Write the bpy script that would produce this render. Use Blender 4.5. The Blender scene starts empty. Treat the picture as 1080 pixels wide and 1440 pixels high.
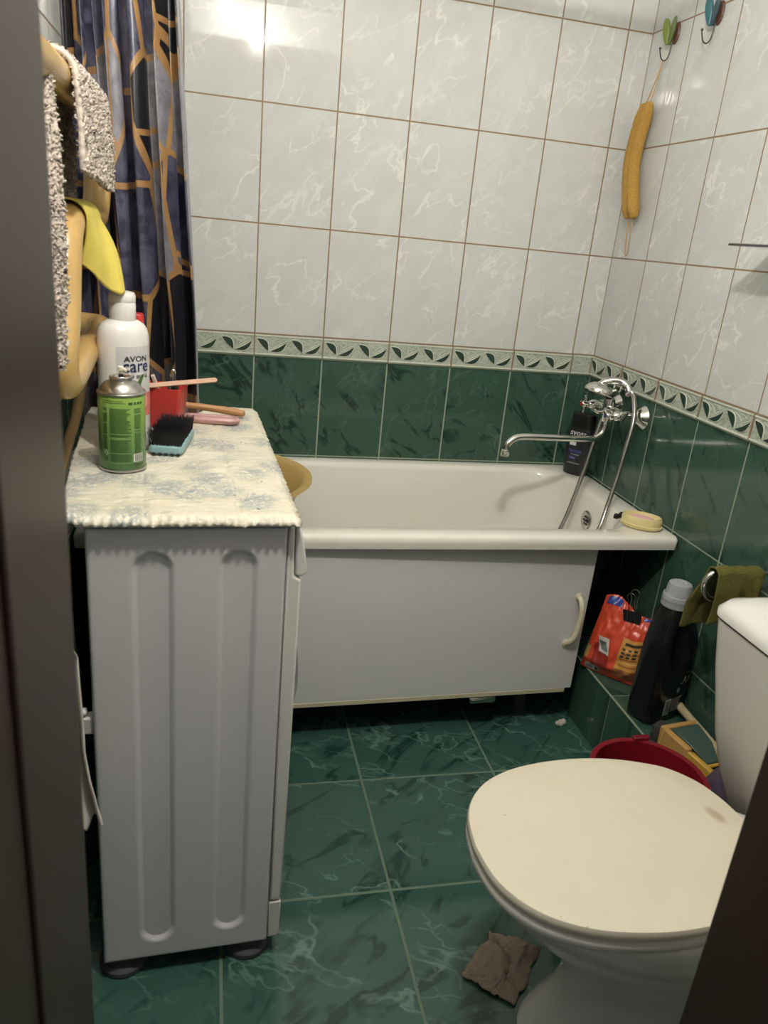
import bpy, math, random
from math import sin, cos, pi, sqrt, exp
from mathutils import Vector, Matrix, noise as mnoise

random.seed(7)
S = bpy.context.scene
COL = S.collection

# ------------------------------------------------------------------ camera
YAW, PIT, ROL = 0.24069583, -0.3469806, 0.09764186
_f = Vector((sin(YAW)*cos(PIT), cos(YAW)*cos(PIT), sin(PIT)))
_r0 = Vector((cos(YAW), -sin(YAW), 0)); _u0 = _r0.cross(_f)
_r = cos(ROL)*_r0 + sin(ROL)*_u0; _u = -sin(ROL)*_r0 + cos(ROL)*_u0
cam = bpy.data.cameras.new('camera'); camo = bpy.data.objects.new('camera', cam); COL.objects.link(camo)
M4 = Matrix.Identity(4)
for i in range(3):
    M4[i][0] = _r[i]; M4[i][1] = _u[i]; M4[i][2] = -_f[i]
M4.translation = Vector((-1.20588, -2.28473, 1.27843)); camo.matrix_world = M4
cam.sensor_fit = 'HORIZONTAL'; cam.sensor_width = 36.0; cam.lens = 36.0*1066.15/1080.0
cam.clip_start = 0.02
cam.dof.use_dof = True; cam.dof.focus_distance = 2.0; cam.dof.aperture_fstop = 10.0
S.camera = camo

# ------------------------------------------------------------------ world, light, exposure
W = bpy.data.worlds.new('world'); S.world = W; W.use_nodes = True
W.node_tree.nodes['Background'].inputs[0].default_value = (1.0, .95, .90, 1)
W.node_tree.nodes['Background'].inputs[1].default_value = 0.20
def lamp(name, loc, power, radius, col):
    l = bpy.data.lights.new(name, 'POINT'); l.energy = power; l.shadow_soft_size = radius; l.color = col
    o = bpy.data.objects.new(name, l); o.location = loc; COL.objects.link(o); return o
lamp('bathroom_lamp', (-1.02, -1.66, 2.06), 33, .030, (1.0, .955, .895))
lamp('bathroom_lamp', (-1.17, -1.66, 2.15), 6, .022, (1.0, .955, .895))
S.view_settings.view_transform = 'Standard'; S.view_settings.look = 'None'
S.view_settings.gamma = 1.0; S.view_settings.use_curve_mapping = False
S.view_settings.exposure = 0.17

# ------------------------------------------------------------------ node helpers
class NT:
    def __init__(s, name):
        s.m = bpy.data.materials.new(name); s.m.use_nodes = True; s.t = s.m.node_tree
        s.b = s.t.nodes['Principled BSDF']
    def put(s, sock, v):
        if isinstance(v, bpy.types.NodeSocket): s.t.links.new(v, sock)
        elif isinstance(v, (tuple, list)) and len(v) == 3 and sock.type == 'RGBA': sock.default_value = (*v, 1)
        else: sock.default_value = v
    def node(s, kind, **kw):
        n = s.t.nodes.new(kind)
        for k, v in kw.items(): setattr(n, k, v)
        return n
    def math(s, op, a, b=0.0, c=0.0):
        n = s.node('ShaderNodeMath', operation=op); s.put(n.inputs[0], a); s.put(n.inputs[1], b); s.put(n.inputs[2], c); return n.outputs[0]
    def vmath(s, op, a, b=(0, 0, 0)):
        n = s.node('ShaderNodeVectorMath', operation=op); s.put(n.inputs[0], a); s.put(n.inputs[1], b); return n.outputs[0]
    def mix(s, f, a, b):
        n = s.node('ShaderNodeMix', data_type='RGBA'); s.put(n.inputs[0], f); s.put(n.inputs[6], a); s.put(n.inputs[7], b); return n.outputs[2]
    def noise(s, v, scale, detail=3, rough=.55, dist=0):
        n = s.node('ShaderNodeTexNoise'); s.put(n.inputs['Vector'], v); n.inputs['Scale'].default_value = scale
        n.inputs['Detail'].default_value = detail; n.inputs['Roughness'].default_value = rough; n.inputs['Distortion'].default_value = dist
        return n.outputs[0]
    def ramp(s, f, lo, hi):
        n = s.node('ShaderNodeMapRange', interpolation_type='SMOOTHSTEP'); s.put(n.inputs[0], f)
        n.inputs[1].default_value = lo; n.inputs[2].default_value = hi; return n.outputs[0]
    def ridge(s, v, scale, width, dist=.6, detail=3):
        n = s.noise(v, scale, detail, .5, dist)
        return s.ramp(s.math('ABSOLUTE', s.math('SUBTRACT', n, .5)), width, 0.0)
    def bump(s, h, strength=.3, dist=.002):
        n = s.node('ShaderNodeBump'); s.put(n.inputs['Height'], h); n.inputs['Strength'].default_value = strength
        n.inputs['Distance'].default_value = dist; s.t.links.new(n.outputs[0], s.b.inputs['Normal'])
    def rotv(s, v, rot, scale=(1, 1, 1)):
        n = s.node('ShaderNodeMapping'); s.put(n.inputs[0], v); n.inputs['Rotation'].default_value = rot; return s.vmath('MULTIPLY', n.outputs[0], scale)
    def obj(s): return s.node('ShaderNodeTexCoord').outputs['Object']
    def uv(s): return s.node('ShaderNodeTexCoord').outputs['UV']
    def pos(s): return s.node('ShaderNodeNewGeometry').outputs['Position']
    def out(s, col, rough=.5, metal=0.0, **kw):
        s.put(s.b.inputs['Base Color'], col); s.put(s.b.inputs['Roughness'], rough); s.put(s.b.inputs['Metallic'], metal)
        for k, v in kw.items(): s.put(s.b.inputs[k.replace('_', ' ')], v)
        return s.m

def mat(name, col, rough=.5, metal=0.0, var=.06, vs=9.0, bump=0.0, bs=120.0, bd=.002, stain=None, ss=6.0, slo=.58, shi=.75, **kw):
    n = NT(name); o = n.obj()
    f = n.noise(o, vs, 4)
    c = n.mix(f, tuple(max(0, x*(1-var)) for x in col), tuple(min(1, x*(1+var)) for x in col))
    if stain:
        c = n.mix(n.ramp(n.noise(o, ss, 5, .6, .4), slo, shi), c, stain)
    if bump: n.bump(n.noise(o, bs, 3, .6), bump, bd)
    return n.out(c, rough, metal, **kw)

def tile_mat(name, ax, u0, pu, v0, pv, base, light, dark, grout, gw, rough, vs=7.0, light_amt=.7, dark_amt=.4, ang=-.8, ang2=.8, bumpy=.15, spec=.5):
    """ceramic tiles with marble print; ax: which world axes are the tile's u and v"""
    n = NT(name); sp = n.node('ShaderNodeSeparateXYZ'); n.put(sp.inputs[0], n.pos())
    U, V = sp.outputs[ax[0]], sp.outputs[ax[1]]
    uu = n.math('DIVIDE', n.math('SUBTRACT', U, u0), pu); vv = n.math('DIVIDE', n.math('SUBTRACT', V, v0), pv)
    def edge(x, p):
        fr = n.math('FRACT', x); return n.math('MULTIPLY', n.math('MINIMUM', fr, n.math('SUBTRACT', 1.0, fr)), p)
    d = n.math('MINIMUM', edge(uu, pu), edge(vv, pv))
    g = n.ramp(d, gw*1.15, gw*.75)
    cb = n.node('ShaderNodeCombineXYZ'); n.put(cb.inputs[0], n.math('FLOOR', uu)); n.put(cb.inputs[1], n.math('FLOOR', vv))
    wn = n.node('ShaderNodeTexWhiteNoise', noise_dimensions='2D'); n.put(wn.inputs['Vector'], cb.outputs[0])
    off = n.vmath('MULTIPLY', wn.outputs['Color'], (7, 7, 7))
    c2 = n.node('ShaderNodeCombineXYZ'); n.put(c2.inputs[0], U); n.put(c2.inputs[1], V)
    p = n.vmath('ADD', n.rotv(c2.outputs[0], (0, 0, ang), (.55, 1.0, 1)), off); pd = n.vmath('ADD', n.rotv(c2.outputs[0], (0, 0, ang2), (.40, 1.0, 1)), off)
    veins = n.math('MULTIPLY', n.ridge(p, vs, .020, .25, 4), n.ramp(n.noise(p, vs*1.3, 2), .42, .62))
    v2 = n.math('MULTIPLY', n.ridge(n.vmath('ADD', p, (3, 5, 1)), vs*1.9, .026, .25, 4), n.ramp(n.noise(p, vs*.9, 2), .45, .65))
    veins = n.math('MAXIMUM', veins, n.math('MULTIPLY', v2, .7))
    drk = n.math('MULTIPLY', n.ridge(n.vmath('ADD', pd, (11, 2, 4)), vs*1.3, .055, .8), n.ramp(n.noise(n.vmath('ADD', pd, (1, 9, 2)), vs*1.6, 2), .42, .58))
    cloud = n.noise(p, vs*1.2, 4, .6)
    c = n.mix(cloud, tuple(x*.86 for x in base), tuple(min(1, x*1.13) for x in base))
    c = n.mix(n.math('MULTIPLY', drk, dark_amt), c, dark)
    c = n.mix(n.math('MULTIPLY', veins, light_amt), c, light)
    c = n.mix(g, c, grout)
    n.bump(n.math('ADD', n.math('MULTIPLY', g, -1.0), n.math('MULTIPLY', n.noise(p, 9, 2), bumpy)), .35, .0016)
    rg = n.math('ADD', rough, n.math('MULTIPLY', g, .5))
    return n.out(c, rg, Specular_IOR_Level=spec)

# ------------------------------------------------------------------ mesh helpers
class MB:
    def __init__(s): s.v = []; s.f = []; s.m = []; s.uv = {}
    def add(s, vs, fs, mi=0, xf=None, uv=None):
        b = len(s.v)
        s.v += [tuple(xf @ Vector(p)) if xf else tuple(p) for p in vs]
        if uv:
            for i, q in enumerate(uv): s.uv[b+i] = q
        s.f += [tuple(b+i for i in f) for f in fs]; s.m += [mi]*len(fs); return s
    def box(s, lo, hi, mi=0, xf=None):
        x0, y0, z0 = lo; x1, y1, z1 = hi
        return s.add([(x0,y0,z0),(x1,y0,z0),(x1,y1,z0),(x0,y1,z0),(x0,y0,z1),(x1,y0,z1),(x1,y1,z1),(x0,y1,z1)],
              [(0,3,2,1),(4,5,6,7),(0,1,5,4),(1,2,6,5),(2,3,7,6),(3,0,4,7)], mi, xf)
    def loft(s, loops, mi=0, cap0=True, cap1=True, xf=None, closed=False):
        n = len(loops[0]); vs = [p for l in loops for p in l]; fs = []
        k = len(loops)
        for j in range(k if closed else k-1):
            a, b = j*n, ((j+1) % k)*n
            for i in range(n): fs.append((a+i, a+(i+1) % n, b+(i+1) % n, b+i))
        if cap0 and not closed: fs.append(tuple(reversed(range(n))))
        if cap1 and not closed: fs.append(tuple((k-1)*n+i for i in range(n)))
        return s.add(vs, fs, mi, xf)
    def tube(s, path, r, n=14, mi=0, caps=True, xf=None):
        P = [Vector(p) for p in path]; R = r if isinstance(r, (list, tuple)) else [r]*len(P)
        T = [(P[min(i+1, len(P)-1)]-P[max(i-1, 0)]).normalized() for i in range(len(P))]
        up = Vector((0, 0, 1)) if abs(T[0].z) < .9 else Vector((1, 0, 0))
        N = (up - T[0]*up.dot(T[0])).normalized(); loops = []
        for i in range(len(P)):
            N = (N - T[i]*N.dot(T[i])).normalized(); B = T[i].cross(N)
            loops.append([tuple(P[i]+R[i]*(cos(a)*N+sin(a)*B)) for a in [2*pi*k/n for k in range(n)]])
        return s.loft(loops, mi, caps, caps, xf)
    def lathe(s, prof, c=(0, 0, 0), n=32, mi=0, axis='z', cap0=True, cap1=True, xf=None, sx=1, sy=1):
        loops = []
        for r, h in prof:
            l = []
            for k in range(n):
                a = 2*pi*k/n; p = (r*cos(a)*sx, r*sin(a)*sy, h)
                if axis == 'x': p = (h, r*cos(a), r*sin(a))
                if axis == '-x': p = (-h, r*sin(a), r*cos(a))
                if axis == 'y': p = (r*sin(a), h, r*cos(a))
                l.append((p[0]+c[0], p[1]+c[1], p[2]+c[2]))
            loops.append(l)
        return s.loft(loops, mi, cap0, cap1, xf)
    def grid(s, fn, nu, nv, mi=0, uvf=None, u0=0, u1=1, v0=0, v1=1, flip=False):
        vs = []; uv = []
        for j in range(nv+1):
            for i in range(nu+1):
                u = u0+(u1-u0)*i/nu; v = v0+(v1-v0)*j/nv
                vs.append(tuple(fn(u, v))); uv.append(uvf(u, v) if uvf else (u, v))
        fs = [(j*(nu+1)+i, j*(nu+1)+i+1, (j+1)*(nu+1)+i+1, (j+1)*(nu+1)+i) for j in range(nv) for i in range(nu)]
        if flip: fs = [tuple(reversed(f)) for f in fs]
        return s.add(vs, fs, mi, None, uv)
    def sphere(s, c, r, n=16, mi=0, sc=(1, 1, 1), xf=None):
        loops = []
        for j in range(1, n//2):
            t = pi*j/(n//2)
            loops.append([(c[0]+r*sc[0]*sin(t)*cos(2*pi*k/n), c[1]+r*sc[1]*sin(t)*sin(2*pi*k/n), c[2]-r*sc[2]*cos(t)) for k in range(n)])
        return s.loft(loops, mi, True, True, xf)
    def build(s, name, mats, parent=None, angle=40, solid=0.0, soff=0.0, bevel=0.0, bseg=2, subd=0, loc=None):
        me = bpy.data.meshes.new(name)
        if parent is not None:
            o0 = Vector(parent['_w'])
        else:
            xs = [p[0] for p in s.v]; ys = [p[1] for p in s.v]; zs = [p[2] for p in s.v]
            o0 = Vector(((min(xs)+max(xs))/2, (min(ys)+max(ys))/2, min(zs)))
        me.from_pydata([tuple(Vector(p)-o0) for p in s.v], [], s.f)
        for mm in (mats if isinstance(mats, (list, tuple)) else [mats]): me.materials.append(mm)
        me.polygons.foreach_set('material_index', s.m)
        me.polygons.foreach_set('use_smooth', [True]*len(s.f))
        if s.uv:
            L = me.uv_layers.new(name='UVMap')
            for lp in me.loops: L.data[lp.index].uv = s.uv.get(lp.vertex_index, (0, 0))
        me.update(); me.validate()
        me.set_sharp_from_angle(angle=math.radians(angle))
        o = bpy.data.objects.new(name, me); COL.objects.link(o)
        if parent is not None: o.parent = parent
        else: o.location = o0
        o['_w'] = tuple(o0)
        if bevel:
            b = o.modifiers.new('bevel', 'BEVEL'); b.width = bevel; b.segments = bseg; b.limit_method = 'ANGLE'; b.angle_limit = math.radians(35); b.harden_normals = False
        if subd:
            b = o.modifiers.new('subd', 'SUBSURF'); b.levels = subd; b.render_levels = subd
        if solid:
            b = o.modifiers.new('solid', 'SOLIDIFY'); b.thickness = solid; b.offset = soff
        return o

def thing(name, label, cat, loc=(0, 0, 0), group=None):
    o = bpy.data.objects.new(name, None); COL.objects.link(o); o.location = loc; o.empty_display_size = .05
    o['_w'] = tuple(loc); o['label'] = label; o['category'] = cat
    if group: o['group'] = group
    return o
def tag(o, label, cat, group=None):
    o['label'] = label; o['category'] = cat
    if group: o['group'] = group
    return o
def struct(o, label=None):
    o['kind'] = 'structure'
    if label: o['label'] = label
    return o
def rrect(w, d, r, n=6, cx=0, cy=0, z=0):
    """rounded rectangle loop, centred, counter-clockwise"""
    r = min(r, w/2-1e-4, d/2-1e-4); pts = []
    for (sx, sy, a0) in ((1, 1, 0), (-1, 1, pi/2), (-1, -1, pi), (1, -1, 3*pi/2)):
        for k in range(n+1):
            a = a0+(pi/2)*k/n
            pts.append((cx+sx*(w/2-r)+r*cos(a), cy+sy*(d/2-r)+r*sin(a), z))
    return pts
def smooth(path, n=6):
    """Catmull-Rom through the points"""
    P = [Vector(p) for p in path]; P = [2*P[0]-P[1]]+P+[2*P[-1]-P[-2]]; out = []
    for i in range(1, len(P)-2):
        for k in range(n):
            t = k/n
            out.append(.5*((2*P[i])+(P[i+1]-P[i-1])*t+(2*P[i-1]-5*P[i]+4*P[i+1]-P[i+2])*t*t+(3*P[i]-P[i-1]-3*P[i+1]+P[i+2])*t**3))
    out.append(P[-2]); return out
def frame(o, x, y, z=None):
    x = Vector(x).normalized(); y = Vector(y); y = (y-x*y.dot(x)).normalized(); z = x.cross(y)
    m = Matrix.Identity(4)
    for i in range(3): m[i][0] = x[i]; m[i][1] = y[i]; m[i][2] = z[i]
    m.translation = Vector(o); return m
def text_geo(body, size, align='CENTER', res=3, bold=0.0, xs=1.0):
    cu = bpy.data.curves.new('txt', 'FONT'); cu.body = body; cu.size = size; cu.align_x = align; cu.align_y = 'CENTER'; cu.resolution_u = res; cu.offset = bold
    ob = bpy.data.objects.new('txt', cu); COL.objects.link(ob)
    dg = bpy.context.evaluated_depsgraph_get(); me = bpy.data.meshes.new_from_object(ob.evaluated_get(dg))
    vs = [(v.co.x*xs, v.co.y) for v in me.vertices]; fs = [tuple(p.vertices) for p in me.polygons]
    bpy.data.objects.remove(ob); bpy.data.curves.remove(cu); bpy.data.meshes.remove(me)
    return vs, fs
def put_text(mb, body, size, mapf, mi=0, **kw):
    vs, fs = text_geo(body, size, **kw); mb.add([tuple(mapf(x, y)) for x, y in vs], fs, mi)
def nz(x, y, z=0, s=1): return mnoise.noise(Vector((x*s, y*s, z*s)))

# ------------------------------------------------------------------ materials
WB, WL = (.585, .600, .580), (.79, .79, .755)
white_back = tile_mat('white marble tile, back', (0, 2), -.0745, .202, .98, .302, WB, WL, (.56, .56, .51), (.27, .18, .11), .0021, .040, 9, .6, .35, -.85, .6, .12, .32)
white_right = tile_mat('white marble tile, right', (1, 2), -.2063, .202, .98, .302, WB, WL, (.56, .56, .51), (.27, .18, .11), .0021, .040, 9, .6, .35, .75, -.6, .12, .32)
GB, GL, GD = (.043, .094, .067), (.10, .165, .13), (.013, .036, .025)
GG = (.28, .34, .24)
green_back = tile_mat('green marble tile, back', (0, 2), -.0745, .202, .6133, .302, GB, GL, GD, GG, .0022, .10, 10, .55, 1.0, -.9, .8)
green_right = tile_mat('green marble tile, right', (1, 2), -.2063, .202, .6133, .302, GB, GL, GD, GG, .0022, .10, 10, .4, .8, .9, -.8)
green_floor = tile_mat('green marble floor tile', (0, 1), -.826, .348, -.7765, .341, (.040, .100, .078), (.14, .25, .205), (.012, .040, .030), (.115, .175, .12), .0032, .085, 8, .8, .9, .45, -.65, .12)
green_step = tile_mat('green marble ledge tile', (0, 1), -.1565, .30, -.74, .31, GB, GL, GD, (.20, .25, .17), .0016, .15, 8, .4, .7)
plaster = mat('plain plaster', (.80, .79, .75), .8, bump=.1)
def border_mat():
    n = NT('pale relief border'); o = n.pos()
    w = n.ridge(n.rotv(o, (.3, .4, .5), (1, 1, 1.6)), 38, .06, 1.6, 2)
    c = n.mix(n.noise(o, 30, 3), (.36, .42, .34), (.55, .58, .50)); c = n.mix(n.math('MULTIPLY', w, .6), c, (.17, .22, .17))
    n.bump(n.noise(o, 60, 3), .3, .002); return n.out(c, .22)
border_base = border_mat()
border_leaf = mat('dark green border leaf', (.030, .055, .038), .25)
border_cream = mat('cream border outline', (.66, .68, .58), .22)
grout_brown = mat('brown grout', (.27, .19, .12), .8)
grout_green = mat('pale green grout', GG, .8)
def wood_dark():
    n = NT('dark brown varnished wood'); o = n.pos()
    g = n.noise(n.rotv(o, (0, 0, 0), (14, 14, .8)), 6, 5, .6, .5)
    return n.out(n.mix(g, (.020, .010, .006), (.036, .018, .010)), .42)
jamb_wood = wood_dark()
enamel = mat('white tub enamel', (.80, .78, .70), .10, var=.03, vs=4, stain=(.72, .67, .55), ss=3, slo=.55, shi=.8)
chrome = mat('chrome', (.72, .71, .68), .09, 1.0, var=.05)
chrome_old = mat('worn chrome', (.55, .54, .51), .22, 1.0, var=.15, vs=60)
white_metal = mat('white enamelled steel', (.62, .61, .61), .32, var=.02)
white_plastic = mat('off-white plastic', (.68, .67, .62), .38, var=.03)
black_plastic = mat('black plastic', (.010, .010, .011), .30)
dark_gap = mat('dark recess', (.012, .012, .012), .8)
grey_rubber = mat('grey rubber', (.06, .06, .065), .65)

# ------------------------------------------------------------------ room shell
mb = MB(); mb.box((-1.58, 0, 0), (.08, .08, .9153), 0); mb.box((-1.58, 0, .9153), (.08, .08, .98), 2); mb.box((-1.58, 0, .98), (.08, .08, 2.5), 1)
struct(mb.build('wall_back', [green_back, white_back, plaster]))
mb = MB(); mb.box((0, -1.96, 0), (.08, 0, .9153), 0); mb.box((0, -1.96, .9153), (.08, 0, .98), 2); mb.box((0, -1.96, .98), (.08, 0, 2.5), 1)
struct(mb.build('wall_right', [green_right, white_right, plaster]))
mb = MB(); mb.box((-1.58, -1.96, 0), (-1.5, 0, .9153), 0); mb.box((-1.58, -1.96, .9153), (-1.5, 0, .98), 2); mb.box((-1.58, -1.96, .98), (-1.5, 0, 2.5), 1)
struct(mb.build('wall_left', [green_right, white_right, plaster]))
mb = MB(); mb.box((-1.5, -1.96, 0), (-1.40, -1.765, 2.5)); mb.box((-.57, -1.96, 0), (0, -1.765, 2.5)); mb.box((-1.40, -1.96, 2.06), (-.57, -1.765, 2.5))
struct(mb.build('wall_front', [plaster]))
mb = MB(); mb.box((-1.40, -2.02, 0), (-1.302, -1.76, 2.06)); mb.box((-.667, -2.02, 0), (-.57, -1.76, 2.06)); mb.box((-1.302, -2.02, 1.99), (-.667, -1.76, 2.06))
mb.box((-1.302, -1.93, 0), (-1.299, -1.85, 1.99)); 
struct(mb.build('door_1', [jamb_wood], bevel=.004), 'dark brown wooden door frame around the doorway')
mb = MB(); mb.box((-1.6, -2.7, -.06), (.1, .08, 0)); struct(mb.build('floor', [green_floor]))
mb = MB(); mb.box((-1.58, -1.96, 2.5), (.08, .08, 2.56)); struct(mb.build('ceiling', [plaster]))
# relief border strips
def border(name, to, ua, ub, u0):
    """to(u, v, d) -> world; u runs along the wall, v up from the border's foot, d out of the wall"""
    H = .0647; mb = MB()
    def slab(a, b, v0, v1, d, mi): mb.add([to(a, v0, 0), to(b, v0, 0), to(b, v1, 0), to(a, v1, 0), to(a, v0, d), to(b, v0, d), to(b, v1, d), to(a, v1, d)],
             [(0,3,2,1),(4,5,6,7),(0,1,5,4),(1,2,6,5),(2,3,7,6),(3,0,4,7)], mi)
    slab(ua, ub, .0035, H-.001, .0045, 0)
    slab(ua, ub, .0045, .0085, .0075, 2); slab(ua, ub, H-.006, H-.0025, .0065, 2)
    slab(ua, ub, .0, .0035, .004, 4); slab(ua, ub, H-.0015, H, .0045, 3)
    def poly(pts, d, mi):
        n = len(pts); mb.add([to(*p, .004) for p in pts]+[to(*p, d) for p in pts], [tuple(range(n, 2*n))]+[(i, (i+1) % n, n+(i+1) % n, n+i) for i in range(n)], mi)
    def leaf(p, q, bulge1, bulge2, d, mi, grow=0):
        p = Vector(p); q = Vector(q); t = (q-p); L = t.length; t /= L; nn = Vector((-t.y, t.x)); p = p-t*grow; q = q+t*grow; L += 2*grow; pts = []
        for k in range(9): s = k/8; pts.append(p+t*L*s+nn*((bulge1+grow*.8)*sin(pi*s)))
        for k in range(7, 0, -1): s = k/8; pts.append(p+t*L*s-nn*((bulge2+grow*.8)*sin(pi*s)))
        poly([tuple(x) for x in pts], d, mi)
    k0 = math.floor((ua-u0)/.202)-1; k1 = math.ceil((ub-u0)/.202)+1
    for k in range(k0, k1):
        for c in range(2):
            b = u0+k*.202+c*.101
            if b < ua-.002 or b+.099 > ub+.02: continue
            x = lambda f: b+f*.101
            A = ((x(.07), .051), (x(.40), .017)); B = ((x(.46), .016), (x(.93), .043))
            leaf(*A, .0150, .0030, .0062, 2, .0028); leaf(*A, .0150, .0030, .0075, 1)
            leaf(*B, -.002, .0140, .0062, 2, .0026); leaf(*B, -.002, .0140, .0075, 1)
            # raised wave of the vine and thin veins between the leaves
            for (p, q, w) in (((x(.42), .013), (x(.99), .05), .0010), ((x(.30), .053), (x(.62), .036), .0006), ((x(.45), .052), (x(.80), .046), .0006), ((x(.52), .028), (x(.84), .050), .0006)):
                leaf(p, q, .004+w, -.004+w, .0058, 2)
    for k in range(k0, k1):
        b = u0+k*.202
        if ua < b < ub: slab(b-.0018, b+.0018, .001, H, .0078, 3)
    return struct(mb.build(name, [border_base, border_leaf, border_cream, grout_brown, grout_green], angle=30))
border('trim_1', lambda u, v, d: (u, -d, .9153+v), -1.5, -.0, -.0745)
border('trim_2', lambda u, v, d: (-d, -u, .9153+v), 0.0, 1.76, .2063)
border('trim_3', lambda u, v, d: (-1.5+d, u, .9153+v), -1.76, 0, -.2063)
# tiled ledge in the right corner
mb = MB(); mb.box((-.16, -1.20, 0), (0, 0, .19)); o = mb.build('wall_ledge', [green_step]); struct(o, 'low green tiled ledge along the right wall')
mb = MB(); mb.box((-.1612, -1.2, .1885), (-.1585, -.0, .1912)); struct(mb.build('trim_4', [grout_green]))

# ------------------------------------------------------------------ bathtub
tub = thing('bathtub', 'white enamelled bathtub along the back wall', 'bathtub', (-.75, -.33, 0))
mb = MB()
def tub_loop(x0, x1, y0, y1, r, z, n=10): return rrect(x1-x0, y1-y0, r, n, (x0+x1)/2, (y0+y1)/2, z)
T = [tub_loop(-1.497, -.003, -.652, -.004, .012, .575), tub_loop(-1.497, -.003, -.655, -.003, .014, .590), tub_loop(-1.497, -.003, -.655, -.003, .014, .602),
     tub_loop(-1.494, -.006, -.650, -.006, .016, .609), tub_loop(-1.488, -.012, -.643, -.012, .02, .611),
     tub_loop(-1.435, -.075, -.600, -.045, .12, .611), tub_loop(-1.428, -.082, -.593, -.052, .12, .607), tub_loop(-1.420, -.088, -.586, -.058, .125, .592),
     tub_loop(-1.400, -.105, -.572, -.07, .13, .50), tub_loop(-1.34, -.135, -.555, -.085, .14, .36), tub_loop(-1.28, -.17, -.53, -.11, .15, .27), tub_loop(-1.22, -.22, -.49, -.15, .14, .238), tub_loop(-1.1, -.34, -.42, -.24, .08, .228)]
mb.loft(T, 0, False, True)
T2 = [tub_loop(-1.47, -.03, -.602, -.02, .03, .578), tub_loop(-1.41, -.085, -.585, -.055, .13, .55), tub_loop(-1.41, -.09, -.580, -.055, .13, .50), tub_loop(-1.35, -.125, -.562, -.075, .14, .34), tub_loop(-1.28, -.165, -.54, -.1, .15, .25), tub_loop(-1.1, -.3, -.45, -.2, .1, .21)]
mb.loft([list(reversed(l)) for l in T2], 1, False, True)
tubm = mb.build('tub_shell', [enamel, mat('black tub underside', (.012, .012, .012), .8)], tub, angle=60)  # outer shell below the rim is one even near-black
mb = MB(); mb.lathe([(.030, 0), (.030, .003), (.026, .006), (.018, .004), (.012, .003)], (-.100, -.335, .535), 24, 0, '-x', True, True)
for a in range(6): mb.sphere((-.1035, -.335+.012*cos(a*pi/3), .535+.012*sin(a*pi/3)), .0035, 8, 1)
mb.sphere((-.105, -.335, .535), .004, 8, 1); mb.tube([(-.101, -.335, .507), (-.106, -.335, .497), (-.104, -.335, .489)], .004, 8, 0)
mb.build('overflow_drain', [chrome_old, black_plastic], tub)
mb = MB(); mb.lathe([(.012, 0), (.012, .12), (.018, .125), (.018, .20)], (-.30, -.50, 0.04), 12); mb.lathe([(.022, 0), (.02, .012), (.013, .016)], (-.30, -.50, .025), 12)
mb.box((-.33, -.51, .23), (-.27, -.2, .236)); mb.lathe([(.022, 0), (.022, .03), (.016, .05)], (-.30, -.50, .0), 12)
mb.build('tub_leg', grey_rubber, tub)
mb = MB(); mb.lathe([(.022, 0), (.022, .03), (.012, .05), (.012, .22)], (-1.20, -.50, .0), 12); mb.box((-1.23, -.51, .21), (-1.17, -.2, .217)); mb.build('tub_leg', grey_rubber, tub)

# panel under the tub
pan = thing('access_panel', 'white board panel closing the front below the bathtub', 'panel', (-.6, -.62, .12))
xf = frame((-1.46, -.646, .12), (1, .03, 0), (0, 1, 0))
panelm = mat('white laminated board', (.66, .655, .63), .35, var=.03, vs=5)
mb = MB(); mb.box((0, 0, .012), (1.257, .016, .462), 0, xf); mb.build('board', panelm, pan, bevel=.0015)
mb = MB(); mb.box((0, -.001, 0), (1.238, .017, .013), 0, xf); mb.build('bottom_edge', mat('yellowed edging strip', (.60, .54, .38), .4), pan, bevel=.001)
hp = [(1.225, 0, .298), (1.225, -.014, .298), (1.226, -.026, .282), (1.228, -.028, .255), (1.226, -.026, .215), (1.222, -.022, .185), (1.216, -.012, .168), (1.213, 0, .160)]
mb = MB(); mb.tube(smooth(hp, 4), [.0075]*29, 10, 0, True, xf); mb.sphere((1.2125, -.001, .158), .011, 12, 0, (1, .5, 1.2), xf); mb.sphere((1.226, -.001, .300), .010, 12, 0, (1, .5, 1.1), xf)
mb.build('handle', mat('cream handle', (.66, .60, .43), .3), pan)
mb = MB(); mb.box((.955, -.004, -.018), (1.03, .014, -.002), 0, xf); mb.box((.96, -.006, -.012), (1.0, -.003, -.005), 0, xf); mb.build('slide_bracket', chrome_old, pan, bevel=.001)
mb = MB(); mb.sphere((-.208, -.60, .008), .010, 10); mb.sphere((-.198, -.598, .010), .009, 10); mb.sphere((-.216, -.598, .006), .007, 8)
tag(mb.build('foam_lump', mat('dirty white foam', (.55, .52, .45), .8, bump=.6)), 'small dirty white foam lump on the floor under the right end of the tub panel', 'debris')

# ------------------------------------------------------------------ washing machine
wm = thing('washing_machine', 'narrow white washing machine standing sideways on the green floor', 'washing machine', (-1.22, -.94, 0)); 
X0, X1, Y0, Y1, Z0, Z1 = -1.375, -1.0925, -1.245, -.676, .042, .862
mb = MB(); mb.box((X0, Y0+.006, Z0), (X1, Y1, Z1)); mb.build('body', white_metal, wm, bevel=.004)
def stad(x, z, cx, hw, za, zb):
    zz = min(max(z, za+hw), zb-hw); return hw-sqrt((x-cx)**2+(z-zz)**2)
def side(u, v):
    x = X0+(X1-X0)*u; z = Z0+(Z1-Z0)*v
    d = max(stad(x, z, -1.285, .030, .078, .828), stad(x, z, -1.1625, .029, .084, .829))
    t = min(max(d/.009, 0), 1); t = t*t*(3-2*t); e = 0
    m = min(x-X0, X1-x, z-Z0, Z1-z); e = .004*max(0, 1-m/.004)**2
    return (x, Y0+.007*t+e, z)
mb = MB(); mb.grid(side, 94, 274); mb.build('side_panel', white_metal, wm, angle=75, solid=.001)
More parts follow.
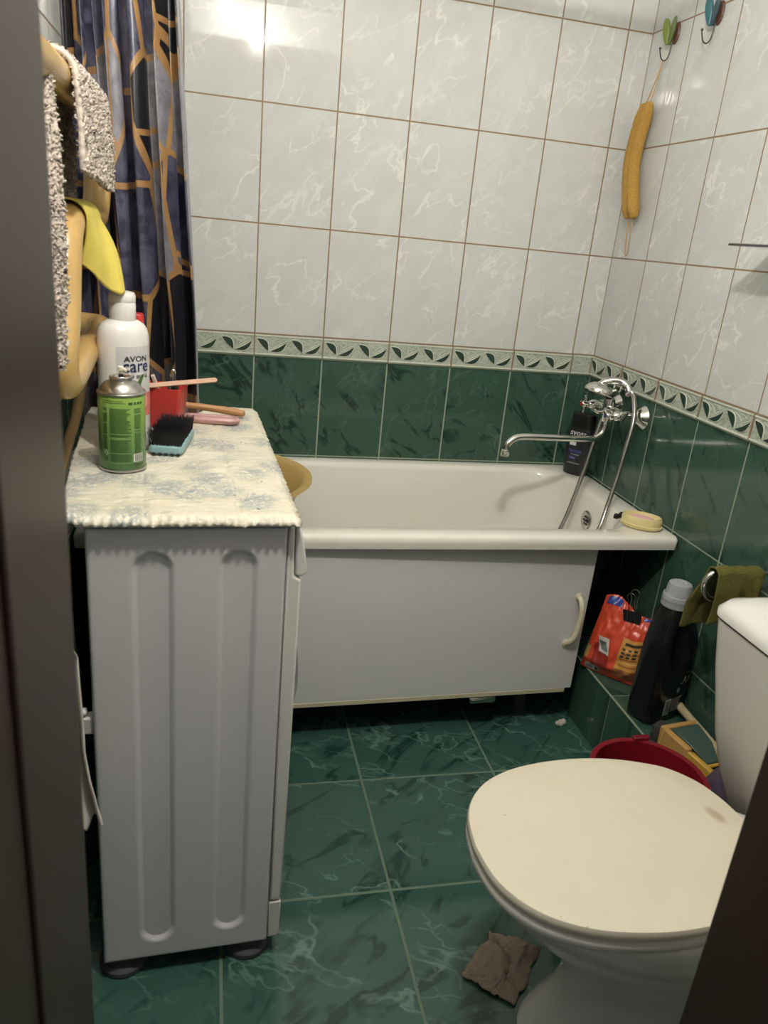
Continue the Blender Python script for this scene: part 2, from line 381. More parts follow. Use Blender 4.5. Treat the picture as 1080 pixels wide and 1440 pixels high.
mb = MB(); mb.box((-1.388, -1.252, .865), (-1.080, -.672, .880)); mb.build('top_lid', white_plastic, wm, bevel=.005, bseg=3)
def prof_x(z):   # front fascia's outline
    if z > .785: return -1.083+.023*sin((.868-z)/.083*pi/2)
    return -1.068
mb = MB()
def fas(z0, z1, pts): 
    loops = []
    for y in (Y0+.004, Y1): loops.append([(x, y, z) for x, z in pts])
    mb.loft(loops)
fas(.13, .78, [(-1.091, .132), (-1.074, .132), (-1.069, .14), (-1.068, .40), (-1.067, .774), (-1.0785, .780), (-1.0805, .864), (-1.091, .864)]); mb.build('front_panel', white_plastic, wm, bevel=.004)
mb = MB(); fas(0, 0, [(-1.0775, .782), (-1.066, .779), (-1.059, .786), (-1.060, .80), (-1.066, .835), (-1.073, .864), (-1.0795, .864)]); mb.build('control_panel', white_plastic, wm, bevel=.003)
mb = MB(); fas(0, 0, [(-1.091, .044), (-1.073, .046), (-1.070, .05), (-1.069, .128), (-1.091, .128)]); mb.build('kick_plate', white_plastic, wm, bevel=.003)
mb = MB(); mb.lathe([(.165, 0), (.165, .012), (.15, .022), (.115, .024)], (-1.069, -.95, .45), 40, 0, 'x'); d = mb.build('door', white_plastic, wm)
mb = MB(); mb.lathe([(.112, .022), (.11, .03), (.07, .045), (.01, .05)], (-1.069, -.95, .45), 40, 0, 'x'); mb.build('door_glass', mat('smoked door glass', (.03, .03, .035), .08), d)
for (fx, fy) in ((-1.345, -1.205), (-1.125, -1.205), (-1.345, -.72), (-1.125, -.72)):
    mb = MB(); mb.lathe([(.037, 0), (.042, .004), (.042, .012), (.036, .018), (.030, .020), (.030, .032), (.026, .036), (.014, .042)], (fx, fy, 0), 28); mb.build('foot', grey_rubber, wm)
mb = MB(); mb.box((-1.402, -1.235, .515), (-1.3755, -1.215, .545)); mb.box((-1.408, -1.235, .535), (-1.393, -1.218, .553)); mb.box((-1.4, -1.234, .548), (-1.385, -1.219, .556)); mb.build('hose_clip', white_plastic, wm, bevel=.003)
mb = MB(); mb.tube(smooth([(-1.43, -1.12, .02), (-1.42, -1.16, .3), (-1.41, -1.18, .55), (-1.425, -1.15, .72), (-1.43, -1.12, .78)], 6), .013, 12); mb.build('drain_hose', mat('dark grey hose', (.035, .036, .036), .5), wm)

wm.rotation_euler.z = .042; wm.location.x -= .0125
# mat on the machine
def mat_cloth():
    n = NT('cream flowered oilcloth'); o = n.pos()
    vo = n.node('ShaderNodeTexVoronoi'); n.put(vo.inputs['Vector'], n.rotv(o, (0, 0, .3), (1, .75, .0))); vo.inputs['Scale'].default_value = 15
    clump = n.ramp(vo.outputs['Distance'], .62, .25)
    st = n.ridge(n.rotv(o, (0, 0, .9), (1, .35, 0)), 95, .09, 1.5, 2); st2 = n.ridge(n.rotv(o, (0, 0, -.6), (1, .35, 0)), 80, .09, 1.5, 2)
    fl = n.math('MULTIPLY', clump, n.math('MAXIMUM', st, n.math('MULTIPLY', st2, .8)))
    c = n.mix(n.noise(o, 14, 4), (.62, .56, .40), (.75, .72, .62))
    c = n.mix(n.math('MULTIPLY', fl, .85), c, (.22, .27, .30))
    c = n.mix(n.math('MULTIPLY', n.ramp(n.noise(o, 40, 3), .62, .72), .5), c, (.42, .44, .34))
    c = n.mix(n.ramp(n.noise(n.vmath('ADD', o, (3, 3, 3)), 75, 1), .76, .79), c, (.10, .08, .07))
    n.bump(n.math('ADD', n.noise(o, 90, 4, .6), n.math('MULTIPLY', n.noise(n.rotv(o, (0, 0, 0), (.5, 2, 1)), 45, 2), 1.2)), .6, .004)
    return n.out(c, .38)
oil = mat_cloth()
def lerp(a, b, t): return a+(b-a)*t
def matf(u, v):
    xl = lerp(-1.402, -1.450, min(1, v*1.15)**.8); xr = lerp(-1.074, -1.104, v)
    yb = lerp(-.628, -.562, min(1, max(0, (u-.62)/.12)))
    x = lerp(xl, xr, u); y = lerp(-1.252, yb, v)
    yf = min(1, v/.03); xe = min(u, 1-u)
    y -= .013*(1-u)*(1-v); sc = .0040*(.5+.5*cos(u*2*pi*26)); y += -.006*(1-yf)+sc*(1-min(1, v/.02))
    x += (-.0025*cos(v*2*pi*36)*(u > .98)+.004*nz(v*30, 3)*(u < .02))
    z = .8845+.0018*nz(x*34, y*34)+.0012*nz(x*80, y*80, 5)
    z -= .012*max(0, 1-v/.018)**1.6
    z -= .010*max(0, (u-.955)/.045)**2*(v > .0)
    z += .010*max(0, 1-u/.10)*max(0, nz(v*9, 1.5)+.25)
    z -= .0016*exp(-((u-.70-.04*(1-v))/.008)**2)     # quilting seam
    z -= .0010*exp(-((u-.33)/.008)**2)
    return (x, y, z)
mb = MB(); mb.grid(matf, 150, 240)
tag(mb.build('table_mat', oil, solid=.003, soff=-1), 'cream flowered oilcloth mat with a scalloped edge on top of the washing machine', 'mat')

# ------------------------------------------------------------------ bits on the machine
ZM = .886
# big white lotion bottle
bt = thing('lotion_bottle', 'tall white plastic lotion bottle with a fruit label on the machine mat', 'bottle', (-1.352, -.925, ZM))
BC = Vector((-1.352, -.925)); BA = math.radians(-50)    # direction the label faces
EA, EB = .0445, .036
def ell(t, sc=1.0):   # t: angle from label centre
    a, b = EA*sc, EB*sc; lx, ly = b*cos(t), a*sin(t)
    return Vector((BC.x+lx*cos(BA)-ly*sin(BA), BC.y+lx*sin(BA)+ly*cos(BA)))
def ellz(sc, z, n=40): return [(*ell(2*pi*k/n, sc), z) for k in range(n)]
bprof = [(.90, 0), (.97, .004), (1, .012), (1, .185), (.985, .198), (.93, .209), (.80, .217), (.60, .222), (.44, .224)]
wbot = mat('glossy white bottle plastic', (.74, .72, .68), .28, var=.02)
mb = MB(); mb.loft([ellz(s, ZM+h) for s, h in bprof]); mb.build('bottle_body', wbot, bt, angle=50)
mb = MB(); mb.lathe([(.0205, .222), (.0215, .224), (.0215, .250), (.0208, .2515), (.0215, .253), (.0215, .262), (.0195, .267), (.012, .269)], (BC.x, BC.y, ZM), 28); mb.build('cap', wbot, bt)
mb = MB()
TW = .95
def lab(x, y, e=.0006): # x across (m), y up
    t = x/.046; p = ell(t, 1+e*22); return (p.x, p.y, ZM+.052+y)
def lpatch(x0, x1, y0, y1, mi, e, n=10): mb.grid(lambda u, v: lab(lerp(x0, x1, u), lerp(y0, y1, v), e), n, 4, mi)
def lblob(cx, cy, rx, ry, mi, e, n=24, rot=0):
    pts = [(cx+rx*cos(a)*cos(rot)-ry*sin(a)*sin(rot), cy+rx*cos(a)*sin(rot)+ry*sin(a)*cos(rot)) for a in [2*pi*k/n for k in range(n)]]
    mb.add([lab(cx, cy, e)]+[lab(*p, e) for p in pts], [(0, 1+k, 1+(k+1) % n) for k in range(n)], mi)
lpatch(-.036, .036, .012, .131, 0, .0006, 16); lpatch(-.036, .036, .012, .052, 1, .0009, 16)
for rr in (.034, .027, .020):
    lblob(.004, .092, rr, rr*1.15, 6 if rr != .027 else 0, .0007+(.034-rr)*.03)
lblob(-.019, .058, .019, .017, 2, .0013); lblob(-.019, .058, .010, .009, 7, .0015); lblob(.006, .046, .018, .016, 3, .0016); lblob(.010, .038, .014, .012, 7, .0018)
lblob(.004, .070, .018, .004, 4, .0020, 20, 1.0); lblob(-.012, .026, .022, .010, 7, .0012)
put_text(mb, 'AVON', .0125, lambda x, y: lab(x+.0, y+.1105, .0018), 5, xs=1.25, bold=.0003)
put_text(mb, 'care', .0300, lambda x, y: lab(x+.0, y+.0985, .0020), 8, xs=1.0, bold=.0003)
put_text(mb, 'для всей', .0095, lambda x, y: lab(x+.0, y+.0815, .0018), 5, xs=1.15, bold=.0001)
mb.build('label', [mat('silver label', (.56, .56, .55), .35), mat('coral label', (.62, .16, .13), .35, var=.3, vs=80), mat('orange fruit', (.80, .27, .07), .4),
   mat('pink grapefruit', (.78, .20, .18), .4, var=.3, vs=120), mat('green leaf print', (.07, .14, .04), .4), mat('black print', (.03, .03, .035), .4), mat('pale silver', (.64, .64, .62), .35), mat('pink print', (.78, .33, .28), .4, var=.25, vs=150), mat('navy print', (.02, .02, .09), .4)], bt, angle=80)
# tall red carton behind it
mb = MB(); c = (-1.352, -.76)
xf = Matrix.Translation((-1.358, -.765, ZM)) @ Matrix.Rotation(.05, 4, 'Z')
rb = thing('red_bottle', 'slim red shampoo bottle standing behind the white lotion bottle', 'bottle', (-1.358, -.765, ZM))
redp = mat('red plastic', (.50, .035, .030), .35)
mb = MB(); mb.loft([rrect(w, d, .012, 5, 0, 0, z) for w, d, z in ((.058, .038, 0), (.062, .042, .004), (.062, .042, .185), (.058, .04, .192))], 0, True, True, xf); mb.build('bottle_body', redp, rb)
mb = MB(); mb.loft([rrect(w, d, .010, 5, 0, 0, z) for w, d, z in ((.054, .036, .192), (.054, .036, .212), (.050, .033, .216))], 0, True, True, xf); mb.build('cap', redp, rb)
# aerosol can
cn = thing('aerosol_can', 'green aerosol can with a bare metal dome at the front of the mat', 'spray can', (-1.345, -1.035, ZM))
CC = (-1.345, -1.035, ZM); CR = .0362
def green_can():
    n = NT('green printed can'); sp = n.node('ShaderNodeSeparateXYZ'); n.put(sp.inputs[0], n.obj())
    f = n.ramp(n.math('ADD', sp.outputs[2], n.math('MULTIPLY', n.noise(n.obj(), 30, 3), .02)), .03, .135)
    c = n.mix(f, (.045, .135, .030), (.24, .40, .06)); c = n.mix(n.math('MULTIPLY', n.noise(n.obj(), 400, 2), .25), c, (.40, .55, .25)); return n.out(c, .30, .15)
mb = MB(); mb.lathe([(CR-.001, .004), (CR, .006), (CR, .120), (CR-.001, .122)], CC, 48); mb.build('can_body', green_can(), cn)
steel = mat('tinplate steel', (.48, .47, .44), .28, 1.0, var=.08, vs=40)
mb = MB(); mb.lathe([(CR-.003, 0), (CR+.0008, .001), (CR+.0012, .003), (CR+.0006, .005), (CR-.001, .0055)], CC, 48); mb.build('base_rim', steel, cn)
mb = MB(); mb.lathe([(CR-.001, .1215), (CR+.0012, .123), (CR+.0014, .1255), (CR-.0005, .1275), (CR-.003, .128), (.031, .133), (.026, .139), (.020, .1425), (.0165, .1435), (.0175, .145), (.0178, .148), (.0165, .150), (.0130, .1495), (.0115, .1455), (.004, .1465)], CC, 48); mb.build('dome', steel, cn)
mb = MB(); mb.lathe([(.0035, .146), (.0030, .153), (.0016, .1535)], CC, 12, 1); mb.lathe([(.0024, .152), (.0026, .157), (.005, .1585), (.005, .1635), (.003, .165)], CC, 14, 0); mb.tube([(CC[0]+.001, CC[1], CC[2]+.161), (CC[0]+.009, CC[1]-.004, CC[2]+.1585)], .0028, 10, 0)
mb.build('spray_valve', [mat('white nozzle', (.72, .68, .56), .4), black_plastic], cn)
mb = MB(); CAM_A = math.atan2(-2.285+1.035, -1.206+1.345)
def cy(x, z, e=.0003): a = CAM_A+x/CR; return (CC[0]+(CR+e)*cos(a), CC[1]+(CR+e)*sin(a), CC[2]+z)
def cpatch(x0, x1, z0, z1, mi, e=.0003): mb.grid(lambda u, v: cy(lerp(x0, x1, u), lerp(z0, z1, v), e), max(2, int(abs(x1-x0)/.004)), 1, mi)
for (a, b) in ((-.033, -.0225), (-.0205, .0155), (.0175, .034)):
    # printed frame of each text column
    for z in (.016, .106): cpatch(a, b, z, z+.0007, 1)
    cpatch(a, a+.0006, .016, .106, 1); cpatch(b-.0006, b, .016, .106, 1)
    z = .103; rnd = random.Random(int((a+1)*1000))
    while z > (.030 if a > .01 else .018):
        if rnd.random() < .1: cpatch(a+.001, b-.001, z, z+.0006, 1); z -= .002; continue
        cpatch(a+.0015, lerp(a, b, rnd.uniform(.75, .96)), z, z+.0011, 0); z -= .0021
for k, (a, b) in enumerate(((.010, .0165), (.0185, .0225), (.0245, .0285), (.0305, .0345))): cpatch(a, b, .1105, .1145, 0, .0005)
cpatch(-.031, .006, .1125, .1133, 0); cpatch(-.031, .002, .1155, .1163, 0)
cpatch(.0165, .034, .018, .031, 2, .0008)
for k in range(12): cpatch(.019+k*.0012, .019+k*.0012+(.0004 if k % 3 else .0008), .019, .030, 3, .0011)
d0 = (-.0262, .032)
for sc, mi, e in ((.0052, 2, .0006), (.0038, 4, .0009), (.0014, 2, .0012)): mb.add([cy(d0[0]+sc*.7, d0[1], e), cy(d0[0], d0[1]+sc, e), cy(d0[0]-sc*.7, d0[1], e), cy(d0[0], d0[1]-sc, e)], [(0, 1, 2, 3)], mi)
put_text(mb, '250 ml', .0065, lambda x, y: cy(x+.026, y+.0125, .0006), 3, bold=.0001)
mb.build('printed_label', [mat('dark green print', (.035, .10, .022), .4), mat('pale green rule', (.26, .46, .17), .4), mat('white print', (.66, .68, .60), .4), mat('black can print', (.02, .03, .02), .4), mat('green print ground', (.06, .2, .04), .4)], cn, angle=80)
# red plastic pot with odds and ends
pc = Vector((-1.298, -.742, ZM)); pot = thing('red_pot', 'small square red plastic pot of odds and ends on the mat', 'pot', pc)
xf = Matrix.Translation(pc) @ Matrix.Rotation(-.18, 4, 'Z')
mb = MB(); mb.loft([rrect(w, d, .008, 4, 0, 0, z) for w, d, z in ((.066, .056, 0), (.070, .060, .003), (.084, .072, .078), (.080, .068, .078), (.066, .056, .006))], 0, True, True, xf); mb.build('pot_body', mat('bright red plastic', (.52, .045, .035), .38), pot)
woodl = mat('pale wooden nail file', (.52, .33, .22), .6, var=.15, vs=60); 
def stick(name, a, b, w, t, m, label, cat, group=None, tilt=.3):
    a = Vector(a); b = Vector(b); L = (b-a).length; z = Vector((0, -sin(tilt), cos(tilt))); mb = MB(); xf = frame(a, b-a, Vector((0, .72, .70)))
    pts = []
    for k in range(9): an = pi/2+pi*k/8; pts.append((w/2+w/2*cos(an), w/2*sin(an)))
    for k in range(9): an = -pi/2+pi*k/8; pts.append((L-w/2+w/2*cos(an), w/2*sin(an)))
    mb.loft([[(x, y, -t/2) for x, y in pts], [(x, y, t/2) for x, y in pts]], 0, True, True, xf)
    return tag(mb.build(name, m, bevel=.0005), label, cat, group)
stick('nail_file', (-1.345, -.788, ZM+.082), (-1.195, -.735, ZM+.093), .010, .003, woodl, 'long pale pink nail file lying across the rim of the red pot', 'nail file')
stick('tweezers', (-1.320, -.770, ZM+.081), (-1.272, -.738, ZM+.084), .006, .0025, black_plastic, 'short black stick under the nail file in the red pot', 'tool')
stick('comb', (-1.300, -.742, ZM+.03), (-1.325, -.735, ZM+.112), .014, .004, mat('dark brown comb plastic', (.05, .03, .022), .4), 'dark comb leaning in the left side of the red pot', 'comb')
stick('pencil', (-1.295, -.738, ZM+.03), (-1.318, -.752, ZM+.100), .007, .006, mat('cream stick', (.66, .55, .45), .5), 'short cream stick leaning in the red pot', 'stick')
def binder_clip(o, label, w=.026, h=.016, xf=None, group=None):
    t = thing('binder_clip', label, 'clip', o, group); X = Matrix.Translation(o) @ (xf or Matrix.Identity(4))
    kk = max(1, h/.014)
    mb = MB(); mb.loft([[(-w/2, y, z) for y, z in ((-.006, 0), (-.0015, h), (.0015, h), (.006, 0), (.005, 0), (.0008, h-.001), (-.0008, h-.001), (-.005, 0))], [(w/2, y, z) for y, z in ((-.006, 0), (-.0015, h), (.0015, h), (.006, 0), (.005, 0), (.0008, h-.001), (-.0008, h-.001), (-.005, 0))]], 0, True, True, X)
    mb.build('clamp', black_plastic, t)
    for s in (-1, 1):
        p = [(-w*.22, s*.006, .001), (-w*.20, s*.004, h), (-w*.17, s*.006*kk, h+.014*kk), (-w*.24, s*.007*kk, h+.021*kk), (-w*.1, s*.008*kk, h+.026*kk), (w*.1, s*.008*kk, h+.026*kk), (w*.24, s*.007*kk, h+.021*kk), (w*.17, s*.006*kk, h+.014*kk), (w*.20, s*.004, h), (w*.22, s*.006, .001)]
        mb = MB(); mb.tube([X @ Vector(q) for q in smooth(p, 4)], .0009, 8); mb.build('wire_arm', chrome_old, t)
    return t
binder_clip((-1.281, -.724, ZM+.066), 'black binder clip standing in the red pot', .022, .012)
# scrubbing brush
br = thing('scrubbing_brush', 'scrubbing brush lying on its back with thick black bristles up', 'brush', (-1.277, -.90, ZM))
xf = Matrix.Translation((-1.274, -.895, ZM)) @ Matrix.Rotation(-.13, 4, 'Z')
mb = MB(); mb.loft([rrect(w, d, .010, 5, 0, 0, z) for w, d, z in ((.050, .130, 0), (.058, .138, .003), (.060, .140, .009), (.058, .138, .0145), (.052, .132, .016))], 0, True, True, xf)
for k in range(5): mb.box((-.022+k*.0105, -.0715, .0005), (-.0165+k*.0105, -.066, .004), 1, xf)
mb.build('base', [mat('pale teal plastic', (.24, .40, .41), .4), black_plastic], br, bevel=.0008)
mb = MB(); rnd = random.Random(3)
for i in range(17):
    for j in range(38):
        for q in range(2):
            x = -.025+i*.0031+rnd.uniform(-.0015, .0015); y = -.064+j*.00345+rnd.uniform(-.0015, .0015); ed = max(abs(x)/.027, abs(y)/.066)
            dx = x*.16*ed+rnd.uniform(-.003, .003); dy = y*.06+rnd.uniform(-.003, .003); h = .030+rnd.uniform(-.003, .003); r = .0007
            mb.add([(x-r, y-r*.6, .0145), (x+r, y-r*.6, .0145), (x, y+r, .0145), (x+dx*.6-r*.8, y+dy*.6-r*.5, .0145+h*.6), (x+dx*.6+r*.8, y+dy*.6-r*.5, .0145+h*.6), (x+dx*.6, y+dy*.6+r*.8, .0145+h*.6), (x+dx*1.2, y+dy*1.2, .0145+h)],
                   [(0, 1, 4, 3), (1, 2, 5, 4), (2, 0, 3, 5), (3, 4, 6), (4, 5, 6), (5, 3, 6)], 0, xf)
b = mb.build('bristles', mat('black bristles', (.008, .008, .009), .55), br); b['kind'] = 'stuff'
# wooden handle and pink soap case
wh = mat('honey coloured wood', (.40, .20, .075), .4, var=.25, vs=40)
mb = MB(); mb.tube(smooth([(-1.275, -.655, ZM+.022), (-1.23, -.657, ZM+.019), (-1.18, -.661, ZM+.0145), (-1.145, -.668, ZM+.011), (-1.135, -.670, ZM+.009)], 4), [.007]*4+[.0075]*4+[.0085]*4+[.0075, .0075, .007, .005]+[.003], 12)
tag(mb.build('wooden_handle', wh), 'round honey-brown wooden brush handle at the back of the mat', 'handle')
pk = mat('translucent pink plastic', (.62, .36, .34), .18, var=.08, Transmission_Weight=.25)
xf = Matrix.Translation((-1.205, -.712, ZM)) @ Matrix.Rotation(-.12, 4, 'Z')
mb = MB(); mb.loft([rrect(w, d, d/2, 8, 0, 0, z) for w, d, z in ((.105, .030, 0), (.116, .038, .004), (.118, .040, .009), (.112, .035, .0125), (.102, .026, .013), (.098, .022, .010))], 0, True, True, xf)
tag(mb.build('toothbrush_case', pk), 'flat translucent pink plastic case lying beside the red pot', 'case')

# ------------------------------------------------------------------ basin in the tub
bs = mat('ochre plastic basin', (.52, .36, .13), .32, var=.1, vs=4, Transmission_Weight=.0)
bc = (-1.187, -.372); mb = MB()
prof = [(.150, 0), (.158, .004), (.208, .135), (.222, .160), (.228, .166), (.240, .168), (.2445, .172), (.243, .177), (.228, .176), (.218, .168), (.203, .138), (.152, .010), (.14, .007)]
BZ = .492
mb.lathe(prof, (bc[0], bc[1], BZ), 64)
tag(mb.build('wash_basin', bs), 'round ochre plastic wash basin in the left end of the bathtub', 'basin')

# ------------------------------------------------------------------ mixer tap and hand shower
tap = thing('bath_mixer_tap', 'chrome two-handle bath mixer tap on the right wall', 'tap', (-.06, -.285, .862))
ZT = .862
for i, y in enumerate((-.361, -.209)):
    mb = MB(); mb.lathe([(.033, .0005), (.034, .003), (.030, .008), (.020, .020), (.015, .026), (.013, .028), (.013, .034)], (0, y, ZT), 32, 0, '-x'); mb.build('rosette', chrome, tap)
    mb = MB(); mb.lathe([(.011, .03), (.011, .05), (.016, .050), (.016, .062), (.012, .064)], (0, y, ZT), 6 if i else 20, 0, '-x'); mb.lathe([(.0125, .06), (.014, .07), (.015, .085), (.011, .095), (.008, .098), (.008, .106)], (0, y, ZT), 20, 0, '-x'); mb.build('valve', chrome, tap)
    mb = MB()
    for k in range(4):
        a = pi/4*0+k*pi/2+.35*(i == 0); d = Vector((0, cos(a), sin(a)))
        c = Vector((-.110, y, ZT)); mb.tube([c+d*.006, c+d*.016, c+d*.023, c+d*.026], [.0048, .0042, .0060, .0045], 12)
    mb.lathe([(.0085, .100), (.0105, .104), (.0105, .114), (.008, .119), (.003, .121)], (0, y, ZT), 20, 0, '-x'); h = mb.build('cross_handle', chrome, tap)
    mb = MB(); mb.lathe([(.0062, .1195), (.0058, .122), (.002, .1225)], (0, y, ZT), 16, 0, '-x'); mb.build('index_button', mat('red index' if i else 'blue index', (.30, .02, .02) if i else (.03, .05, .16), .3), h)
mb = MB(); mb.tube([(-.072, -.378, ZT), (-.072, -.36, ZT), (-.072, -.285, ZT), (-.072, -.209, ZT), (-.072, -.195, ZT)], [.013, .016, .0175, .016, .013], 20); mb.lathe([(.014, -.034), (.017, -.030), (.017, -.008), (.019, 0), (.017, .02), (.015, .034), (.009, .038)], (-.072, -.285, ZT), 24)
mb.lathe([(.006, .03), (.007, .052)], (-.072, -.285, ZT), 14); mb.build('body', chrome, tap)
sp = [(-.072, -.285, .835), (-.072, -.285, .815), (-.078, -.286, .795), (-.095, -.288, .781), (-.12, -.291, .776), (-.25, -.308, .779), (-.335, -.320, .782), (-.365, -.325, .778), (-.385, -.328, .762), (-.390, -.329, .742)]
mb = MB(); mb.tube(smooth(sp, 6), .0095, 16); mb.lathe([(.0115, 0), (.0125, .002), (.0125, .018), (.0105, .020)], (-.3905, -.329, .726), 20); mb.build('spout', chrome, tap)
# lever of the diverter
mb = MB(); mb.tube(smooth([(-.085, -.285, ZT-.004), (-.105, -.285, ZT-.006), (-.122, -.285, ZT+.002)], 4), [.006]*5+[.0045]*3+[.006], 12); mb.build('diverter_knob', chrome, tap)
# cradle
mb = MB(); mb.tube(smooth([(-.072, -.285, .898), (-.072, -.285, .915), (-.060, -.287, .922)], 4), .0055, 10)
for s in (-1, 1): mb.tube(smooth([(-.062, -.287, .918), (-.058, -.287+s*.016, .922), (-.055, -.287+s*.017, .938)], 4), .0038, 8)
mb.build('cradle', chrome, tap)
hs = thing('hand_shower', 'chrome hand shower with a ribbed metal hose resting on the mixer tap', 'hand shower', (-.08, -.28, .90))
hd = Vector((-.098, -.262, .915)); ax = Vector((-.28, -.10, -.95)).normalized()
xf = frame(hd, Vector((0, 1, 0)).cross(ax), ax.cross(Vector((0, 1, 0)).cross(ax)))
mb = MB(); mb.lathe([(.010, -.022), (.026, -.018), (.038, -.009), (.045, .002), (.045, .009), (.041, .012)], (0, 0, 0), 36, 0, 'z', True, False, xf @ Matrix.Scale(1, 4)); mb.build('shower_head', chrome, hs)
mb = MB(); mb.lathe([(.041, .0105), (.041, .0125), (.002, .0135)], (0, 0, 0), 36, 0, 'z', True, True, xf); mb.build('spray_plate', mat('dark spray plate', (.035, .036, .038), .4), hs)
mb = MB(); mb.tube(smooth([(-.110, -.262, .925), (-.092, -.268, .940), (-.068, -.276, .947), (-.046, -.287, .946), (-.034, -.300, .936), (-.031, -.312, .920)], 5), [.010]*5+[.0115]*5+[.012]*10+[.011]*5+[.0095], 16); mb.build('handle', chrome, hs)
hp = smooth([(-.032, -.306, .915), (-.036, -.335, .925), (-.046, -.372, .908), (-.056, -.405, .86), (-.070, -.418, .785), (-.082, -.424, .70), (-.100, -.434, .62), (-.130, -.458, .545), (-.185, -.46, .43), (-.22, -.44, .33), (-.235, -.39, .285), (-.225, -.34, .33), (-.19, -.315, .43), (-.150, -.302, .54), (-.118, -.29, .66), (-.098, -.285, .77), (-.086, -.284, .835)], 12)
hose = [hp[0]]; acc = 0.0
for a, b in zip(hp, hp[1:]):
    d = (b-a).length; t = .0011-acc
    while t < d: hose.append(a+(b-a)*(t/d)); t += .0011
    acc = d-(t-.0011)
mb = MB(); mb.tube(hose, [.0072 if k % 4 < 2 else .0058 for k in range(len(hose))], 10)
n = len(hose)
mb.build('hose', chrome_old, hs)

# ------------------------------------------------------------------ shampoo bottle in the corner, soap dish
sh = thing('shampoo_bottle', 'flat black shampoo bottle standing in the far corner of the bathtub rim', 'bottle', (-.055, -.105, .612))
SX = Matrix.Translation((-.048, -.108, .612)) @ Matrix.Rotation(math.radians(-52), 4, 'Z') @ Matrix.Scale(.80, 4, (0, 0, 1))    # local -y is the label side
shp = mat('charcoal bottle plastic', (.020, .020, .023), .32)
mb = MB(); mb.loft([rrect(w, d, d*.48, 7, 0, 0, z) for w, d, z in ((.072, .036, 0), (.078, .041, .004), (.082, .043, .05), (.086, .044, .15), (.082, .043, .18), (.074, .040, .192))], 0, True, True, SX); mb.build('bottle_body', shp, sh)
mb = MB(); mb.loft([rrect(w, d, d*.48, 7, 0, 0, z) for w, d, z in ((.076, .040, .1935), (.078, .041, .197), (.076, .040, .243), (.068, .034, .25))], 0, True, True, SX); mb.build('cap', black_plastic, sh)
mb = MB()
def sl(x, z): return SX @ Vector((x, -.0222-.0003+.0000*x, z))
def sq(x0, x1, z0, z1, mi): mb.add([sl(x0, z0), sl(x1, z0), sl(x1, z1), sl(x0, z1)], [(0, 1, 2, 3)], mi)
put_text(mb, 'syoss', .026, lambda x, y: sl(x, y*1.2+.172), 0, bold=.0003); put_text(mb, 'MEN', .008, lambda x, y: sl(x, y+.149), 0)
sq(-.024, -.002, .120, .134, 0); sq(-.022, .020, .092, .104, 1); put_text(mb, 'POWER', .008, lambda x, y: sl(x, y+.0835), 0); sq(-.020, .004, .064, .076, 1); sq(-.016, .0, .067, .072, 2); sq(-.022, .022, .050, .0515, 2); sq(-.022, .018, .046, .0475, 2)
mb.build('label', [mat('silver print', (.62, .62, .63), .35), mat('blue print', (.05, .06, .20), .4), mat('grey print', (.35, .36, .42), .4)], sh, angle=80)
SD = Matrix.Translation((-.078, -.580, .612)) @ Matrix.Rotation(math.radians(-36), 4, 'Z') @ Matrix.Scale(1.25, 4, (0, 0, 1))
mb = MB(); mb.loft([[(SD @ Vector((p[0]*sx, p[1]*sy, z))) for p in [(cos(2*pi*k/48), sin(2*pi*k/48)) for k in range(48)]] for sx, sy, z in ((.046, .030, 0), (.053, .035, .003), (.055, .037, .009), (.052, .034, .010), (.053, .035, .020), (.049, .0315, .0265), (.044, .027, .026), (.041, .024, .018), (.036, .019, .014))])
tag(mb.build('soap_dish', mat('yellow plastic soap dish', (.74, .62, .30), .35, var=.06, stain=(.45, .33, .12), ss=40, slo=.68, shi=.74)), 'oval yellow plastic soap dish on the front corner of the bathtub rim', 'soap dish')
mb = MB(); mb.sphere((0, 0, .019), 1, 24, 0, (.034, .0175, .0065), SD)
tag(mb.build('soap_bar', mat('pink soap', (.70, .42, .42), .35, var=.08, vs=30)), 'worn pink bar of soap in the yellow dish', 'soap')
xf = Matrix.Translation((-.105, -.512, .612)) @ Matrix.Rotation(.5, 4, 'Z')
mb = MB(); mb.loft([[(-.020, y, 0), (-.020, y, .010), (-.012, y, .014), (.0, y, .008), (.012, y, .014), (.022, y, .012), (.022, y, 0)] for y in (-.006, .006)], 0, True, True, xf)
tag(mb.build('hair_clip', black_plastic, bevel=.0015), 'small black hair clip on the tub rim behind the soap dish', 'hair clip')

# ------------------------------------------------------------------ things on the ledge
# red bag
A0 = Vector((-.178, -.585, .192)); AL = Vector((.66, -.75, 0)).normalized(); AN = Vector((-.75, -.66, 0)).normalized(); UP = Vector((0, 0, 1))
BW, BH = .165, .215
def bag(u, v, side=1, e=0.0):
    w = lerp(1.0, .86, v); uc = (u-.5)*BW*w+BW*.5+v*.012
    z = v*BH*(1-.16*max(0, u-.30)*(v > .0)*v*1.2)+.010*sin(u*7)*v
    th = .040*(max(0, 1-(2*u-1)**4))**.5*(1-v**3)*(.35+.65*min(1, v/.18) if v < .18 else 1)
    wr = (.006*nz(u*5, v*5, 2+side)+.004*nz(u*11, v*9, 7+side))*(min(1, 6*v))*min(1, 8*u, 8*(1-u))
    cr = abs(sin(u*4+v*9))*.004*v
    return A0+AL*uc+UP*(z)+AN*(side*(th+cr*.5)+wr*1.3+e)-AN*.012+AN*(-.03*v)
redbag = mat('orange-red plastic bag', (.66, .075, .035), .28, var=.12, vs=25, bump=.2, bs=60)
bg = thing('plastic_bag', 'crumpled orange-red plastic bag of washing powder on the tiled ledge under the tub', 'bag', A0+AL*.08)
